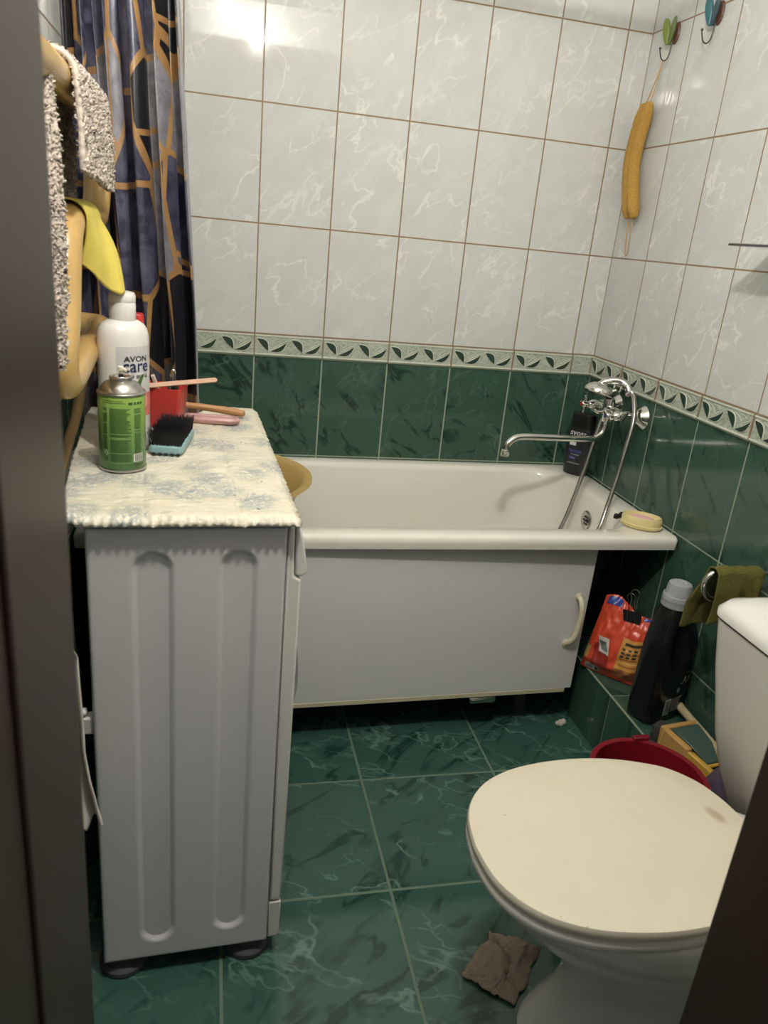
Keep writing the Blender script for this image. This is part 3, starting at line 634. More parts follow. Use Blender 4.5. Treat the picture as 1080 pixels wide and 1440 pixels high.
mb = MB(); mb.grid(lambda u, v: bag(u, v, 1), 60, 70); mb.grid(lambda u, v: bag(u, v, -1), 40, 50, flip=True)
mb.build('bag_body', redbag, bg, angle=70)
BM = [mat('gold print', (.62, .30, .06), .35, var=.2, vs=60), mat('dark red print', (.30, .025, .02), .35), mat('white bag print', (.62, .60, .56), .35), mat('black bag print', (.05, .04, .035), .4), mat('pale gold print', (.70, .45, .16), .4), mat('grey picture', (.16, .18, .17), .4, var=.5, vs=120), mat('brown print', (.34, .12, .04), .4, var=.4, vs=90), mat('blue print on bag', (.04, .07, .32), .3), mat('yellowed print', (.62, .42, .16), .4)]
def bp(u0, u1, v0, v1, mi, e=.0012, sk=0.0): mb.grid(lambda u, v: bag(lerp(u0, u1, u)+sk*v, lerp(v0, v1, v), 1, e), 14, 14, mi)
mb = MB(); bp(.60, .97, .22, .66, 0); bp(.60, .97, .08, .22, 6)
for k in range(6): bp(.64, .93, .27+k*.045, .288+k*.045, 4 if k % 2 else 6, .0022)
bp(.66, .94, .57, .61, 3, .0022)
for k in range(3):
    for j in range(3): bp(.64+j*.1, .70+j*.1, .40+k*.05, .43+k*.05, 3, .0028)
mb.build('gold_panel', BM, bg, angle=80)
mb = MB(); bp(.22, .50, .12, .42, 1, .0010, -.06); bp(.27, .46, .33, .52, 2, .0022, -.08); bp(.30, .43, .37, .47, 5, .0032, -.08); mb.build('picture_panel', BM, bg, angle=80)
mb = MB(); bp(.10, .36, .03, .12, 2, .0016)
for k in range(10): bp(.12+k*.014, .126+k*.014, .04, .10, 3, .0026)
bp(.28, .35, .04, .10, 3, .0026); mb.build('barcode', BM, bg, angle=80)
mb = MB(); bp(.08, .36, .90, .985, 7, .0016); mb.build('blue_stripe', BM, bg, angle=80)
mb = MB(); bp(.80, .98, .95, .995, 7, .0016); mb.build('blue_stripe', BM, bg, angle=80)
mb = MB(); bp(.0+.02, .10, .18, .36, 8, .0012, .03); mb.build('side_print', BM, bg, angle=80)
p = bag(.60, .93, 1); q = bag(.60, .93, -1)
binder_clip((p+q)/2+Vector((0, 0, -.010))+AN*.012, 'black binder clip closing the orange-red bag', .050, .030, frame((0, 0, 0), AL, -AN) @ Matrix.Rotation(-.12, 4, 'Y'))
# black detergent bottle
DC = Vector((-.078, -.815, .191)); DA = math.radians(20); DX = Matrix.Translation(DC) @ Matrix.Rotation(DA, 4, 'Z')
dt = thing('detergent_bottle', 'big black detergent bottle with a grey screw cap on the tiled ledge', 'bottle', DC)
secs = [(0, .140, .078, 0), (.004, .148, .086, 0), (.03, .150, .088, 0), (.12, .149, .088, 0), (.18, .147, .086, 0), (.225, .140, .082, -.001), (.26, .118, .074, -.006), (.285, .096, .066, -.011), (.303, .074, .058, -.016), (.313, .060, .054, -.018)]
def sec(z):
    for a, b in zip(secs, secs[1:]):
        if a[0] <= z <= b[0]:
            t = (z-a[0])/(b[0]-a[0]); return [lerp(a[i], b[i], t) for i in range(1, 4)]
    return secs[-1][1:]
loops = []; NZ = 70
for j in range(NZ+1):
    z = .313*j/NZ; w, d, cx = sec(z); lp = []
    for (x, y, zz) in rrect(w, d, .034 if z > .004 else .03, 14, cx, 0, z):
        pass
    nn = 72
    for k in range(nn):
        a = 2*pi*k/nn; e = .55; c, s = cos(a), sin(a)
        x = cx+w/2*abs(c)**e*(1 if c > 0 else -1); y = d/2*abs(s)**e*(1 if s > 0 else -1)
        g = ((x+.008-(z-.2)*-.12)/.036)**2+((z-.205)/.075)**2     # grip hollow
        if g < 1: y *= 1-.60*(1-g)**.7
        lp.append((x, y, z))
    loops.append(lp)
mb = MB(); mb.loft(loops, 0, True, True, DX); mb.build('bottle_body', mat('glossy black bottle', (.008, .008, .009), .16, var=.05), dt, angle=60)
mb = MB(); kx = -.018
mb.lathe([(.034, .311), (.036, .313), (.0355, .317), (.0355, .328), (.0362, .330), (.0355, .332), (.0348, .340), (.0315, .341), (.030, .345), (.029, .362), (.026, .370), (.018, .3735), (.012, .3735), (.010, .3715), (.002, .3715)], (kx, 0, 0), 40, 0, 'z', True, True, DX); mb.build('screw_cap', mat('silver grey plastic', (.34, .35, .36), .35), dt)
mb = MB()
def dl(x, z, e=.0006):
    w, d, cx = sec(z); s = max(-1, min(1, (x-cx)/(w/2))); s = abs(s)**(1/.55); yy = d/2*max(0, (1-s*s))**(.55/2)
    return DX @ Vector((x, -yy-e, z))
def dq(x0, x1, z0, z1, mi, e=.0006): mb.grid(lambda u, v: dl(lerp(x0, x1, u), lerp(z0, z1, v), e), 6, 4, mi)
dq(-.028, -.006, .022, .068, 0)
for k in range(13): dq(-.026, -.008, .026+k*.003, .0275+k*.003+(.0006 if k % 3 == 0 else 0), 1, .0012)
DM = [mat('white bottle print', (.62, .62, .62), .4), mat('black print on white', (.02, .02, .02), .4), mat('grey bottle print', (.20, .20, .20), .4), mat('mid grey print', (.10, .10, .10), .4)]
mb.build('barcode_label', DM, dt, angle=80); mb = MB()
dq(-.001, .026, .026, .066, 2)
for k in range(9): dq(.001, .024-(k % 3)*.003, .029+k*.004, .031+k*.004, 1 if k % 2 else 3, .0012)
dq(.022, .034, .064, .0665, 0)
for sc, mi, e in ((.008, 0, .0006), (.006, 1, .0010), (.0025, 0, .0014)): mb.add([dl(.013+sc*.8, .087, e), dl(.013, .087+sc, e), dl(.013-sc*.8, .087, e), dl(.013, .087-sc, e)], [(0, 1, 2, 3)], mi)
put_text(mb, '.Λ11', .026, lambda x, y: dl(x+.040, y+.112, .0008), 0, bold=.0003)
mb.build('text_label', DM, dt, angle=80); mb = MB()
put_text(mb, 'A', .020, lambda x, y: dl(x+.058, y+.185, .0008), 2)
mb.build('text_label', DM, dt, angle=80)
# bucket
bk = thing('bucket', 'dark red plastic bucket on the floor between the toilet and the ledge', 'bucket', (-.285, -1.125, 0))
K = (-.290, -1.128, 0)
mb = MB(); mb.lathe([(.082, 0), (.086, .003), (.116, .245), (.117, .252), (.124, .254), (.125, .262), (.123, .264), (.113, .262), (.112, .250), (.083, .008)], K, 56); mb.build('bucket_body', mat('dark red plastic', (.20, .008, .016), .28, var=.06), bk)
mb = MB(); mb.box((K[0]-.02+.045, K[1]+.108, .245), (K[0]+.065, K[1]+.122, .272)); mb.build('handle_lug', mat('dark red lug', (.20, .010, .018), .35), bk, bevel=.003)
hp = [(K[0]+.122*cos(a)*1.02, K[1]+.13*sin(a), .25-.05*abs(sin((a-1.2)))) for a in [1.2+pi*k/16 for k in range(17)]]
mb = MB(); mb.tube(hp, .0025, 8); mb.build('wire_handle', chrome_old, bk)
# tools behind the bucket, on the ledge
tan = mat('tan plastic', (.50, .29, .09), .4, var=.12, vs=20); ylw = mat('yellow plastic', (.60, .36, .06), .4, var=.1)
sq_ = thing('dustpan', 'small tan and yellow plastic dustpan with a dark green tray on the tiled ledge', 'dustpan', (-.085, -.985, .192))
mb = MB(); X = Matrix.Translation((-.09, -.975, .192)) @ Matrix.Rotation(.15, 4, 'Z')
mb.box((-.050, .028, 0), (.050, .042, .052), 0, X); mb.box((-.050, -.05, 0), (-.032, .030, .050), 0, X); mb.build('frame', tan, sq_, bevel=.004)
mb = MB(); mb.box((-.036, -.075, .004), (.05, .026, .012), 0, X); mb.loft([[X @ Vector(p) for p in l] for l in ([(-.048, -.05, .0), (-.028, -.05, 0), (-.028, -.05, .040), (-.048, -.05, .045)], [(-.02, -.115, .0), (-.004, -.115, 0), (-.004, -.115, .020), (-.02, -.115, .022)])]); mb.build('lip', ylw, sq_, bevel=.003)
mb = MB(); mb.loft([[X @ Vector(p) for p in l] for l in ([(-.030, .026, .046), (.052, .026, .046), (.052, .026, .05), (-.030, .026, .05)], [(-.018, -.03, .036), (.046, -.03, .036), (.046, -.03, .040), (-.018, -.03, .040)], [(.0, -.07, .010), (.036, -.07, .010), (.036, -.07, .016), (.0, -.07, .016)])]); mb.build('tray', mat('grey green plastic', (.055, .095, .080), .4), sq_, bevel=.002)
mb = MB(); X = Matrix.Translation((-.128, -.925, .192)) @ Matrix.Rotation(.5, 4, 'Z'); mb.loft([rrect(w, d, .006, 4, 0, 0, z) for w, d, z in ((.040, .030, 0), (.042, .032, .004), (.042, .032, .036), (.038, .028, .040))], 0, True, True, X)
tag(mb.build('sponge_block', mat('dark grey sponge', (.035, .033, .030), .9, bump=.8, bs=200)), 'dark grey sponge block between the black bottle and the dustpan', 'sponge')
mb = MB(); mb.tube([(-.024, -.838, .2215), (-.026, -.85, .2210), (-.027, -.98, .2145), (-.029, -1.17, .2045)], .0105, 14)
tag(mb.build('broom_stick', mat('beige painted stick', (.46, .38, .22), .5, var=.15, vs=30)), 'beige wooden stick lying against the right wall behind the toilet tank', 'stick')
def ragf(u, v):
    x = lerp(-.125, -.045, u); y = lerp(-1.19, -1.065, v); h = .045*sin(pi*u)**.7*sin(pi*min(1, v*1.1))**.6
    return (x, y, .196+max(0, h+.02*nz(u*4, v*4, 3)))
mb = MB(); mb.grid(ragf, 30, 30)
tag(mb.build('rag', mat('purple grey rag', (.075, .055, .085), .9, bump=.6, bs=250), solid=.003), 'crumpled purple-grey rag on the ledge behind the toilet tank', 'rag')

# ------------------------------------------------------------------ chrome holder and olive cloth on the right wall
ho = thing('towel_holder', 'chrome towel holder arm sticking out of the right wall above the toilet tank', 'towel holder', (-.08, -1.0, .66))
mb = MB(); mb.lathe([(.026, .0005), (.026, .006), (.014, .012), (.008, .016)], (0, -1.005, .672), 24, 0, '-x'); mb.build('wall_plate', chrome, ho)
mb = MB(); mb.tube(smooth([(-.012, -1.005, .672), (-.05, -1.005, .673), (-.13, -1.0, .675), (-.158, -.998, .670), (-.170, -.997, .652), (-.168, -.997, .630), (-.152, -.998, .612), (-.12, -1.0, .606), (-.07, -1.002, .604)], 6), .0065, 14); mb.build('arm', chrome, ho)
olive = mat('olive green towelling', (.125, .115, .020), .95, var=.35, vs=120, bump=.9, bs=350, bd=.004)
def olf(u, v):
    # v: over the arm from the near flap's hem (0) to the far flap's hem (1)
    x = lerp(-.160, -.050, u); s = v*.30-.13
    if s < -.012: y = -1.018-.006*min(1, (-s)/.05); z = .680+(s+.012)
    elif s < .012: a = (s/.012)*pi/2; y = -1.003+.0155*sin(a); z = .676+.0095*cos(a)
    else: y = -.986+.03*min(1, (s-.012)/.1); z = .680-(s-.012)
    d = max(0, abs(s)-.02)
    x += -.014*(s > 0)*min(1, d/.10)*(1-u) + .012*nz(u*3, s*9, 4)*min(1, d/.04)
    y += .010*nz(u*4, s*10, 1)*min(1, d/.03)
    z += .010*u*(d > 0) + .004*nz(u*6, s*5, 9)
    return (x, y, z)
mb = MB(); mb.grid(olf, 40, 80)
tag(mb.build('cleaning_cloth', olive, solid=.004), 'olive green cloth draped over the chrome holder behind the toilet tank', 'cloth')

# ------------------------------------------------------------------ toilet
wc = thing('toilet', 'white floor-standing toilet with a yellowed lid closed, tank against the right wall', 'toilet', (-.45, -1.445, 0))
YC = -1.447
def egg(x0, x1, hw, z, n=64, back=.62, yc=YC, p=2.0, mid=.46, tap=0.0):
    """rounded at the front (x0), squarer at the back (x1)"""
    xm = lerp(x0, x1, mid); pts = []
    for k in range(n):
        a = 2*pi*k/n; c, s = cos(a), sin(a)
        if c < 0: x = xm+(xm-x0)*c; y = hw*s
        else: x = xm+(x1-xm)*abs(c)**back; y = hw*(abs(s)**.85)*(1 if s > 0 else -1)*(1-tap*c)
        pts.append((x, yc+y, z))
    return pts
china = mat('white vitreous china', (.72, .71, .66), .10, var=.03)
mb = MB()
mb.loft([egg(-.668, -.16, .118, 0), egg(-.664, -.16, .114, .012), egg(-.628, -.16, .100, .06), egg(-.605, -.15, .098, .12), egg(-.618, -.14, .106, .17, tap=.1), egg(-.66, -.14, .126, .225, tap=.3), egg(-.715, -.22, .150, .280, tap=.3), egg(-.758, -.22, .166, .327, tap=.7), egg(-.778, -.22, .173, .355, tap=.8), egg(-.789, -.22, .178, .375, tap=.85), egg(-.788, -.22, .178, .387, tap=.85), egg(-.779, -.225, .172, .391, tap=.85), egg(-.735, -.33, .135, .391), egg(-.72, -.34, .125, .375), egg(-.66, -.38, .09, .26), egg(-.6, -.42, .05, .2)])
mb.build('bowl', china, wc, angle=60)
lidm = NT('yellowed lid plastic'); o_ = lidm.pos()
c_ = lidm.mix(lidm.noise(o_, 7, 4), (.66, .60, .45), (.74, .69, .56))
spv = lidm.vmath('SUBTRACT', o_, (-.385, -1.430, .43)); spv = lidm.rotv(spv, (0, 0, 1.25), (1, 2.0, 0)); ln = lidm.node('ShaderNodeVectorMath', operation='LENGTH'); lidm.put(ln.inputs[0], spv)
c_ = lidm.mix(lidm.math('MULTIPLY', lidm.ramp(lidm.math('ADD', ln.outputs['Value'], lidm.math('MULTIPLY', lidm.noise(o_, 60, 3), .02)), .040, .016), .65), c_, (.36, .24, .12))
c_ = lidm.mix(lidm.ramp(lidm.noise(o_, 80, 1), .80, .82), c_, (.42, .36, .25))
lid_mat = lidm.out(c_, .33)
seatm = mat('white seat plastic', (.66, .64, .57), .28, var=.03)
HW = [(-.810, 0), (-.805, .045), (-.795, .078), (-.775, .110), (-.745, .138), (-.70, .161), (-.65, .174), (-.59, .181), (-.53, .180), (-.48, .172), (-.44, .160), (-.405, .145), (-.378, .122), (-.358, .094), (-.345, .058), (-.339, .025), (-.338, 0)]
def lid_loop(sc, z, off=0.0):
    up = [(x, h) for x, h in HW]; P = smooth([(x, h, 0) for x, h in up], 4); cx = -.585
    L = [(cx+(p.x-cx)*sc, YC-max(0, p.y)*sc, z) for p in P] ; R = [(cx+(p.x-cx)*sc, YC+max(0, p.y)*sc, z) for p in reversed(P[1:-1])]
    return L+R
mb = MB(); mb.loft([lid_loop(.965, .3915), lid_loop(.985, .393), lid_loop(.997, .399), lid_loop(.997, .405), lid_loop(.990, .411), lid_loop(.97, .4135), lid_loop(.70, .4135), lid_loop(.66, .409), lid_loop(.66, .394)], closed=True); st = mb.build('seat', seatm, wc, angle=50)
mb = MB(); mb.loft([lid_loop(.965, .4150), lid_loop(.988, .4155), lid_loop(1.0, .420), lid_loop(1.0, .427), lid_loop(.990, .4320), lid_loop(.95, .4342), lid_loop(.8, .4355), lid_loop(.4, .4362)]); mb.build('lid', lid_mat, wc, angle=50)
for s in (-1, 1):
    mb = MB(); mb.tube([(-.352, YC+s*.075-.02, .413), (-.352, YC+s*.075+.02, .413)], .009, 14); mb.lathe([(.012, .40), (.012, .41)], (-.345, YC+s*.075, 0), 14); mb.build('hinge', seatm, wc)
# tank
def tank_loop(xf_, hw, z, r=.05): return rrect(-.125-xf_, 2*hw, r, 8, (xf_-.125)/2, YC, z)
mb = MB(); mb.loft([tank_loop(-.225, .168, .315, .03), tank_loop(-.236, .176, .325, .034), tank_loop(-.268, .186, .40, .034), tank_loop(-.296, .191, .48, .036), tank_loop(-.332, .195, .62, .038), tank_loop(-.350, .198, .716, .038), tank_loop(-.348, .196, .718, .038)]); mb.build('tank', china, wc, angle=50)
mb = MB(); mb.loft([tank_loop(-.351, .199, .7195, .04), tank_loop(-.353, .201, .721, .04), tank_loop(-.353, .201, .731, .04), tank_loop(-.345, .194, .744, .045), tank_loop(-.318, .176, .752, .05), tank_loop(-.28, .14, .755, .04), tank_loop(-.24, .06, .756, .02)]); tl = mb.build('tank_lid', china, wc, angle=50)
mb = MB(); mb.lathe([(.018, .753), (.018, .762), (.014, .766)], (-.23, YC, 0), 20); mb.build('flush_button', chrome, tl)
# near-black band along the joint where lid and tank meet
mb = MB(); mb.loft([tank_loop(-.3515, .1995, .7172, .04), tank_loop(-.3515, .1995, .7198, .04)], 0, True, True); mb.build('lid_joint', dark_gap, wc)

# floor rag
def flr(u, v):
    A, B, Cc, D = Vector((-.735, -1.325)), Vector((-.648, -1.245)), Vector((-.565, -1.295)), Vector((-.660, -1.398))
    p = A*(1-u)*(1-v)+B*(1-u)*v+Cc*u*v+D*u*(1-v)
    e = min(u, v, 1-u, 1-v); q = min(1, 5*e)
    x = p.x+.016*nz(u*3.3, v*3.3, 1)+.005*nz(u*9, v*9, 4); y = p.y+.016*nz(u*3, v*3, 8)+.005*nz(u*10, v*9, 2)
    z = .005+.022*max(0, nz(u*2.4+.4, v*2.3, 5)+.30)*q+.014*abs(sin(u*5+v*7+2*nz(u*2, v*2, 3)))*q+.030*max(0, v-.45)*u*q
    return (x, y, z)
mb = MB(); mb.grid(flr, 60, 60)
tag(mb.build('floor_cloth', mat('taupe floor cloth', (.31, .245, .185), .95, var=.2, vs=60, bump=.9, bs=300, bd=.003), solid=.004), 'crumpled taupe floor cloth on the green floor beside the foot of the toilet', 'cloth')

# ------------------------------------------------------------------ heated towel rail and what hangs on it
rail_m = mat('yellowed painted pipe', (.50, .325, .115), .22, var=.14, vs=14, stain=(.42, .25, .08), ss=10, slo=.6, shi=.8)
RX = -1.412; R = .0235
def arc(cy_, cz, r, a0, a1, n=12): return [(RX, cy_+r*cos(lerp(a0, a1, k/n)), cz+r*sin(lerp(a0, a1, k/n))) for k in range(n+1)]
ra = .0875; z1, z2, z3 = 1.437, 1.262, 1.072
path = [(RX, -1.42, z1), (RX, -1.2, z1), (RX, -1.0, z1)]+arc(-.80, (z1+z2)/2, (z1-z2)/2, pi/2, -pi/2)+smooth([(RX, -.9, z2), (RX, -1.0, z2), (RX, -1.050, 1.247), (RX, -1.083, 1.200), (RX, -1.105, 1.140), (RX, -1.140, 1.085), (RX, -1.140, 1.050), (RX, -1.100, 1.036), (RX, -.95, 1.053), (RX, -.80, 1.064), (RX, -.745, 1.066), (RX-.010, -.715, 1.066), (RX-.036, -.700, 1.066), (-1.470, -.697, 1.066), (-1.498, -.697, 1.066)], 5)
tr = thing('towel_rail', 'serpentine heated towel rail of yellowed painted pipe on the left wall', 'towel rail', (RX, -1.0, 1.25))
mb = MB(); mb.tube(path, R, 20); mb.build('pipe', rail_m, tr, angle=60)
for (y, z) in ((-1.15, z1), (-.92, z3)):
    mb = MB(); mb.tube([(-1.4985, y, z), (-1.43, y, z)], .010, 10); mb.lathe([(.022, -.0), (.022, .006)], (-1.499, y, z), 16, 0, 'x'); mb.build('wall_bracket', rail_m, tr)
pp = mat('cream painted water pipe', (.48, .34, .16), .4, var=.15, vs=30)
mb = MB(); mb.tube(smooth([(-1.498, -.648, 1.005), (-1.475, -.650, 1.005), (-1.460, -.662, .995), (-1.459, -.70, .940), (-1.460, -.76, .900), (-1.461, -.84, .872), (-1.463, -.93, .840), (-1.465, -1.0, .78), (-1.465, -1.02, .70), (-1.465, -1.02, .4), (-1.465, -1.02, .02)], 5), .0100, 12)
wp = thing('water_pipe', 'thin cream painted water pipe running down between the left wall and the machine', 'pipe', (-1.482, -.9, .9)); mb.build('pipe', pp, wp)
mb = MB(); mb.lathe([(.014, .775), (.016, .777), (.016, .795), (.013, .797)], (-1.465, -1.02, -.06), 6); mb.lathe([(.0125, .76), (.0125, .82)], (-1.465, -1.02, -.06), 16); mb.build('nut', chrome_old, wp)
def terry(name, col):
    n = NT(name); o = n.obj(); f = n.noise(o, 170, 3, .7); g = n.noise(o, 420, 2, .7)
    c = n.mix(f, tuple(x*.90 for x in col), tuple(min(1, x*1.10) for x in col)); n.bump(n.math('ADD', f, n.math('MULTIPLY', g, .7)), .5, .003); return n.out(c, .95)
terry_m = terry('grey terry towelling', (.56, .49, .415))
# towel folded over the top pipe (v: hem on wall side -> over -> hem on the room side)
def towel(u, v):
    y = lerp(-1.16, -.80, u)
    rr = R+.0055; La = .42; Lb = .110+.02*u; tot = La+pi*rr+Lb; s = v*tot
    if s < La: x = RX-rr; z = z1-(La-s); d = (La-s)
    elif s < La+pi*rr: a = pi-(s-La)/rr; x = RX+rr*cos(a); z = z1+rr*sin(a); d = 0
    else: d = s-La-pi*rr; x = RX+rr; z = z1-d
    q = min(1, d/.06)
    if s >= La+pi*rr:
        x += .006*q+.004*nz(y*14, z*9, 2)*q; y += -.012*d/.165*(1-u)*0
    else:
        if s < La: x += .010*nz(y*9, z*6, 6)*q
    return (x+.0005*nz(y*170, z*170, 1), y+.0022*nz(s*120, 2.2, 5)*(u < .17), z+.0025*nz(y*90, 3.3, 1)*(v > .985 or v < .015))
# room-side flap only covers the far part of the pipe; wall-side flap hangs long in front
mb = MB(); mb.grid(lambda u, v: towel(lerp(.14, 1, u), v), 110, 260)
def fuzz(fn, nn, L, seed):
    rnd = random.Random(seed)
    for k in range(nn):
        u, v = rnd.random(), rnd.random(); p = Vector(fn(u, v)); a = Vector(fn(min(1, u+.004), v))-p; b = Vector(fn(u, min(1, v+.004)))-p
        nn_ = a.cross(b).normalized()*(1 if rnd.random() < .5 else -1); d = (nn_*rnd.uniform(.6, 1.2)+Vector((rnd.uniform(-1, 1), rnd.uniform(-1, 1), rnd.uniform(-1, .4)))*.8)*L
        w = Vector((rnd.uniform(-1, 1), rnd.uniform(-1, 1), rnd.uniform(-1, 1))).normalized()*.00035; o = p+nn_*.0032
        mb.add([o-w, o+w, o+d*.5+w+Vector((0, 0, -.0006)), o+d*.5-w, o+d+Vector((0, 0, -.0012))], [(0, 1, 2, 3), (3, 2, 4)])
fuzz(lambda u, v: towel(lerp(.14, 1, u), v), 14000, .0016, 5)
def fl2(u, v):   # near edge of the long flap, swung out towards the room
    y = lerp(-1.285, -1.205, u); z = lerp(1.452, 1.075, v)
    x = -1.452+.052*u+.0+.010*sin(v*3)*u+.003*nz(u*3, v*9, 3)+.0006*nz(u*30, v*140, 3)
    return (x, y+.002*nz(v*130, u*50, 7), z)
tw = tag(mb.build('terry_towel', terry_m, solid=.007), 'grey terry towel folded over the top pipe of the towel rail', 'towel')
mb = tw2 = MB(); tw2.grid(fl2, 40, 240); fuzz(fl2, 9000, .0016, 8)
tag(tw2.build('terry_towel', terry_m, solid=.009), 'long grey terry towel hanging nearest the door frame in front of the rail', 'towel')
# yellow cloth over the middle pipe
yc_m = mat('yellow cellulose cloth', (.66, .54, .10), .8, var=.12, vs=40, bump=.5, bs=260)
def yel(u, v):
    rr = R+.003; La = .105; s = v*.32
    if s < La: return (RX-rr+.004*nz(u*4, v*9, 1), lerp(-1.035, -.92, u), z2-(La-s)+.008*u)
    if s < La+pi*rr:
        a = pi-(s-La)/rr; return (RX+rr*cos(a), lerp(-1.035, -.90, u), z2+rr*sin(a))
    k = (s-La-pi*rr)/(.32-La-pi*rr)
    # room-side flap: a folded point falling away from the pipe, stiff with drying
    T0 = Vector((RX+rr, lerp(-1.035, -.90, u), z2)); lo = [Vector((-1.402, -1.020, 1.200)), Vector((-1.384, -.995, 1.176)), Vector((-1.362, -.965, 1.160)), Vector((-1.353, -.955, 1.151)), Vector((-1.352, -.93, 1.158))]
    f = u*4; i = min(3, int(f)); E_ = lo[i].lerp(lo[i+1], f-i); p = T0.lerp(E_, k); p.x += .007*sin(pi*k)*(.35+.65*u)+.006*sin(u*9)*k; p.z += .006*sin(pi*k)*u
    return tuple(p)
mb = MB(); mb.grid(yel, 40, 70)
tag(mb.build('yellow_cloth', yc_m, solid=.003), 'yellow cleaning cloth draped over the middle pipe of the towel rail', 'cloth')
# white cloth beside the machine
wc_m = mat('white cotton cloth', (.66, .62, .55), .9, var=.05, bump=.3, bs=200)
def wcl(u, v):
    z = lerp(.735, .392, v); t = max(0, (v-.55)/.45)
    xr = lerp(-1.383, -1.377, min(1, v*2))+.022*t**1.3; xl = -1.440
    x = lerp(xl, xr, u); y = -1.31+.012*sin(u*22+v*2)*(.3+v)+.004*nz(u*6, v*6, 2)
    z += .025*u*t+.02*(1-u)*(1-t)*0+.004*sin(u*50)*(v > .97)-.03*t*max(0, .55-u)
    if v < .12: x -= .012*(1-v/.12)**2*u; y -= .012*sin(pi*v/.12)
    return (x, y, z)
mb = MB(); mb.grid(wcl, 50, 70)
tag(mb.build('white_cloth', wc_m, solid=.003), 'white cotton cloth hanging between the door frame and the washing machine', 'cloth')
mb = MB(); mb.tube(smooth([(-1.4985, -1.31, .755), (-1.45, -1.31, .748), (-1.42, -1.31, .748), (-1.408, -1.31, .760)], 4), .004, 8); mb.lathe([(.018, 0), (.016, .006)], (-1.499, -1.31, .755), 14, 0, 'x')
tag(mb.build('wall_hook', chrome_old), 'metal wall hook carrying the white cotton cloth', 'hook')

# ------------------------------------------------------------------ shower curtain
def curtain_mat():
    n = NT('navy marbled curtain with gold lines'); uv = n.uv()
    vo = n.node('ShaderNodeTexVoronoi', feature='DISTANCE_TO_EDGE'); vc = n.node('ShaderNodeTexVoronoi')
    for q in (vo, vc): n.put(q.inputs['Vector'], uv); q.inputs['Scale'].default_value = 5.6; q.inputs['Randomness'].default_value = .55
    vo2 = n.node('ShaderNodeTexVoronoi', feature='DISTANCE_TO_EDGE'); n.put(vo2.inputs['Vector'], n.vmath('ADD', uv, (.37, .81, 0))); vo2.inputs['Scale'].default_value = 5.6; vo2.inputs['Randomness'].default_value = .4
    sx = n.node('ShaderNodeSeparateXYZ'); n.put(sx.inputs[0], vc.outputs['Color'])
    l1 = n.ramp(vo.outputs['Distance'], .031, .026)
    l2 = n.math('MULTIPLY', n.ramp(vo2.outputs['Distance'], .030, .025), n.math('GREATER_THAN', sx.outputs[1], .78))
    ln = n.math('MAXIMUM', l1, l2)
    mar = n.noise(uv, 16, 6, .65, 1.2)
    dark = n.mix(mar, (.004, .004, .006), (.020, .020, .026))
    navy = n.mix(n.ramp(mar, .35, .65), (.014, .015, .034), (.085, .085, .130))
    slate = n.mix(n.ramp(mar, .3, .7), (.11, .11, .13), (.24, .235, .26))
    c = n.mix(n.math('GREATER_THAN', sx.outputs[0], .46), dark, navy); c = n.mix(n.math('GREATER_THAN', sx.outputs[0], .80), c, slate)
    gold = n.mix(n.noise(uv, 40, 3), (.20, .10, .036), (.40, .235, .095))
    n.bump(n.math('ADD', mar, n.math('MULTIPLY', n.noise(uv, 60, 3), .4)), .15, .004)
    return n.out(n.mix(ln, c, gold), .34)
def cur(u, v, xs=0.0):
    z = lerp(.72, 1.93, v); t = (1.93-z)/1.21
    xl = lerp(-1.488, -1.462, t); xr = lerp(-1.302, -1.226, t**.9)
    ph = 2*pi*5.4*u+1.3*sin(u*5)
    yc = -.596+.0*t; a = lerp(.020, .030, t)
    x = lerp(xl, xr, u)+.010*sin(2*ph+.6)*(.6+.4*t); y = yc-a*sin(ph+.5*sin(3*t+u*4))-.008*sin(2.3*ph+1+t*3)
    y += .004*nz(u*12, z*5, 2); x += .005*nz(u*9, z*4, 6)
    return (x, y, z)
sc_ = thing('shower_curtain', 'navy and black shower curtain with gold geometric lines bunched at the left', 'shower curtain', (-1.37, -.596, .72))
mb = MB(); mb.grid(cur, 260, 160, 0, lambda u, v: (u*.80, lerp(.72, 1.93, v)*.9)); mb.build('curtain_cloth', curtain_mat(), sc_, angle=80)
def lin(u, v):
    z = lerp(.70, 1.93, v); t = (1.93-z)/1.23
    return (lerp(-1.40, lerp(-1.293, -1.220, t**.9), u)+.003*nz(z*6, u*3), -.545+.010*sin(u*18), z)
mb = MB(); mb.grid(lin, 60, 90); mb.build('liner', mat('grey translucent liner', (.24, .24, .25), .4, Alpha=1.0, Transmission_Weight=.15), sc_, angle=80)
rod = thing('curtain_rod', 'white shower curtain rod above the front edge of the bathtub', 'rod', (-.75, -.585, 1.955))
mb = MB(); mb.tube([(-1.499, -.585, 1.957), (-.001, -.585, 1.957)], .0125, 16); mb.build('tube', white_plastic, rod)
for k in range(8):
    x = -1.482+k*.025; mb = MB(); mb.tube([(x, -.585+.019*cos(a), 1.950+.022*sin(a)) for a in [2*pi*q/16 for q in range(17)]], .0018, 6, 0, False); mb.build('curtain_ring', white_plastic, rod)

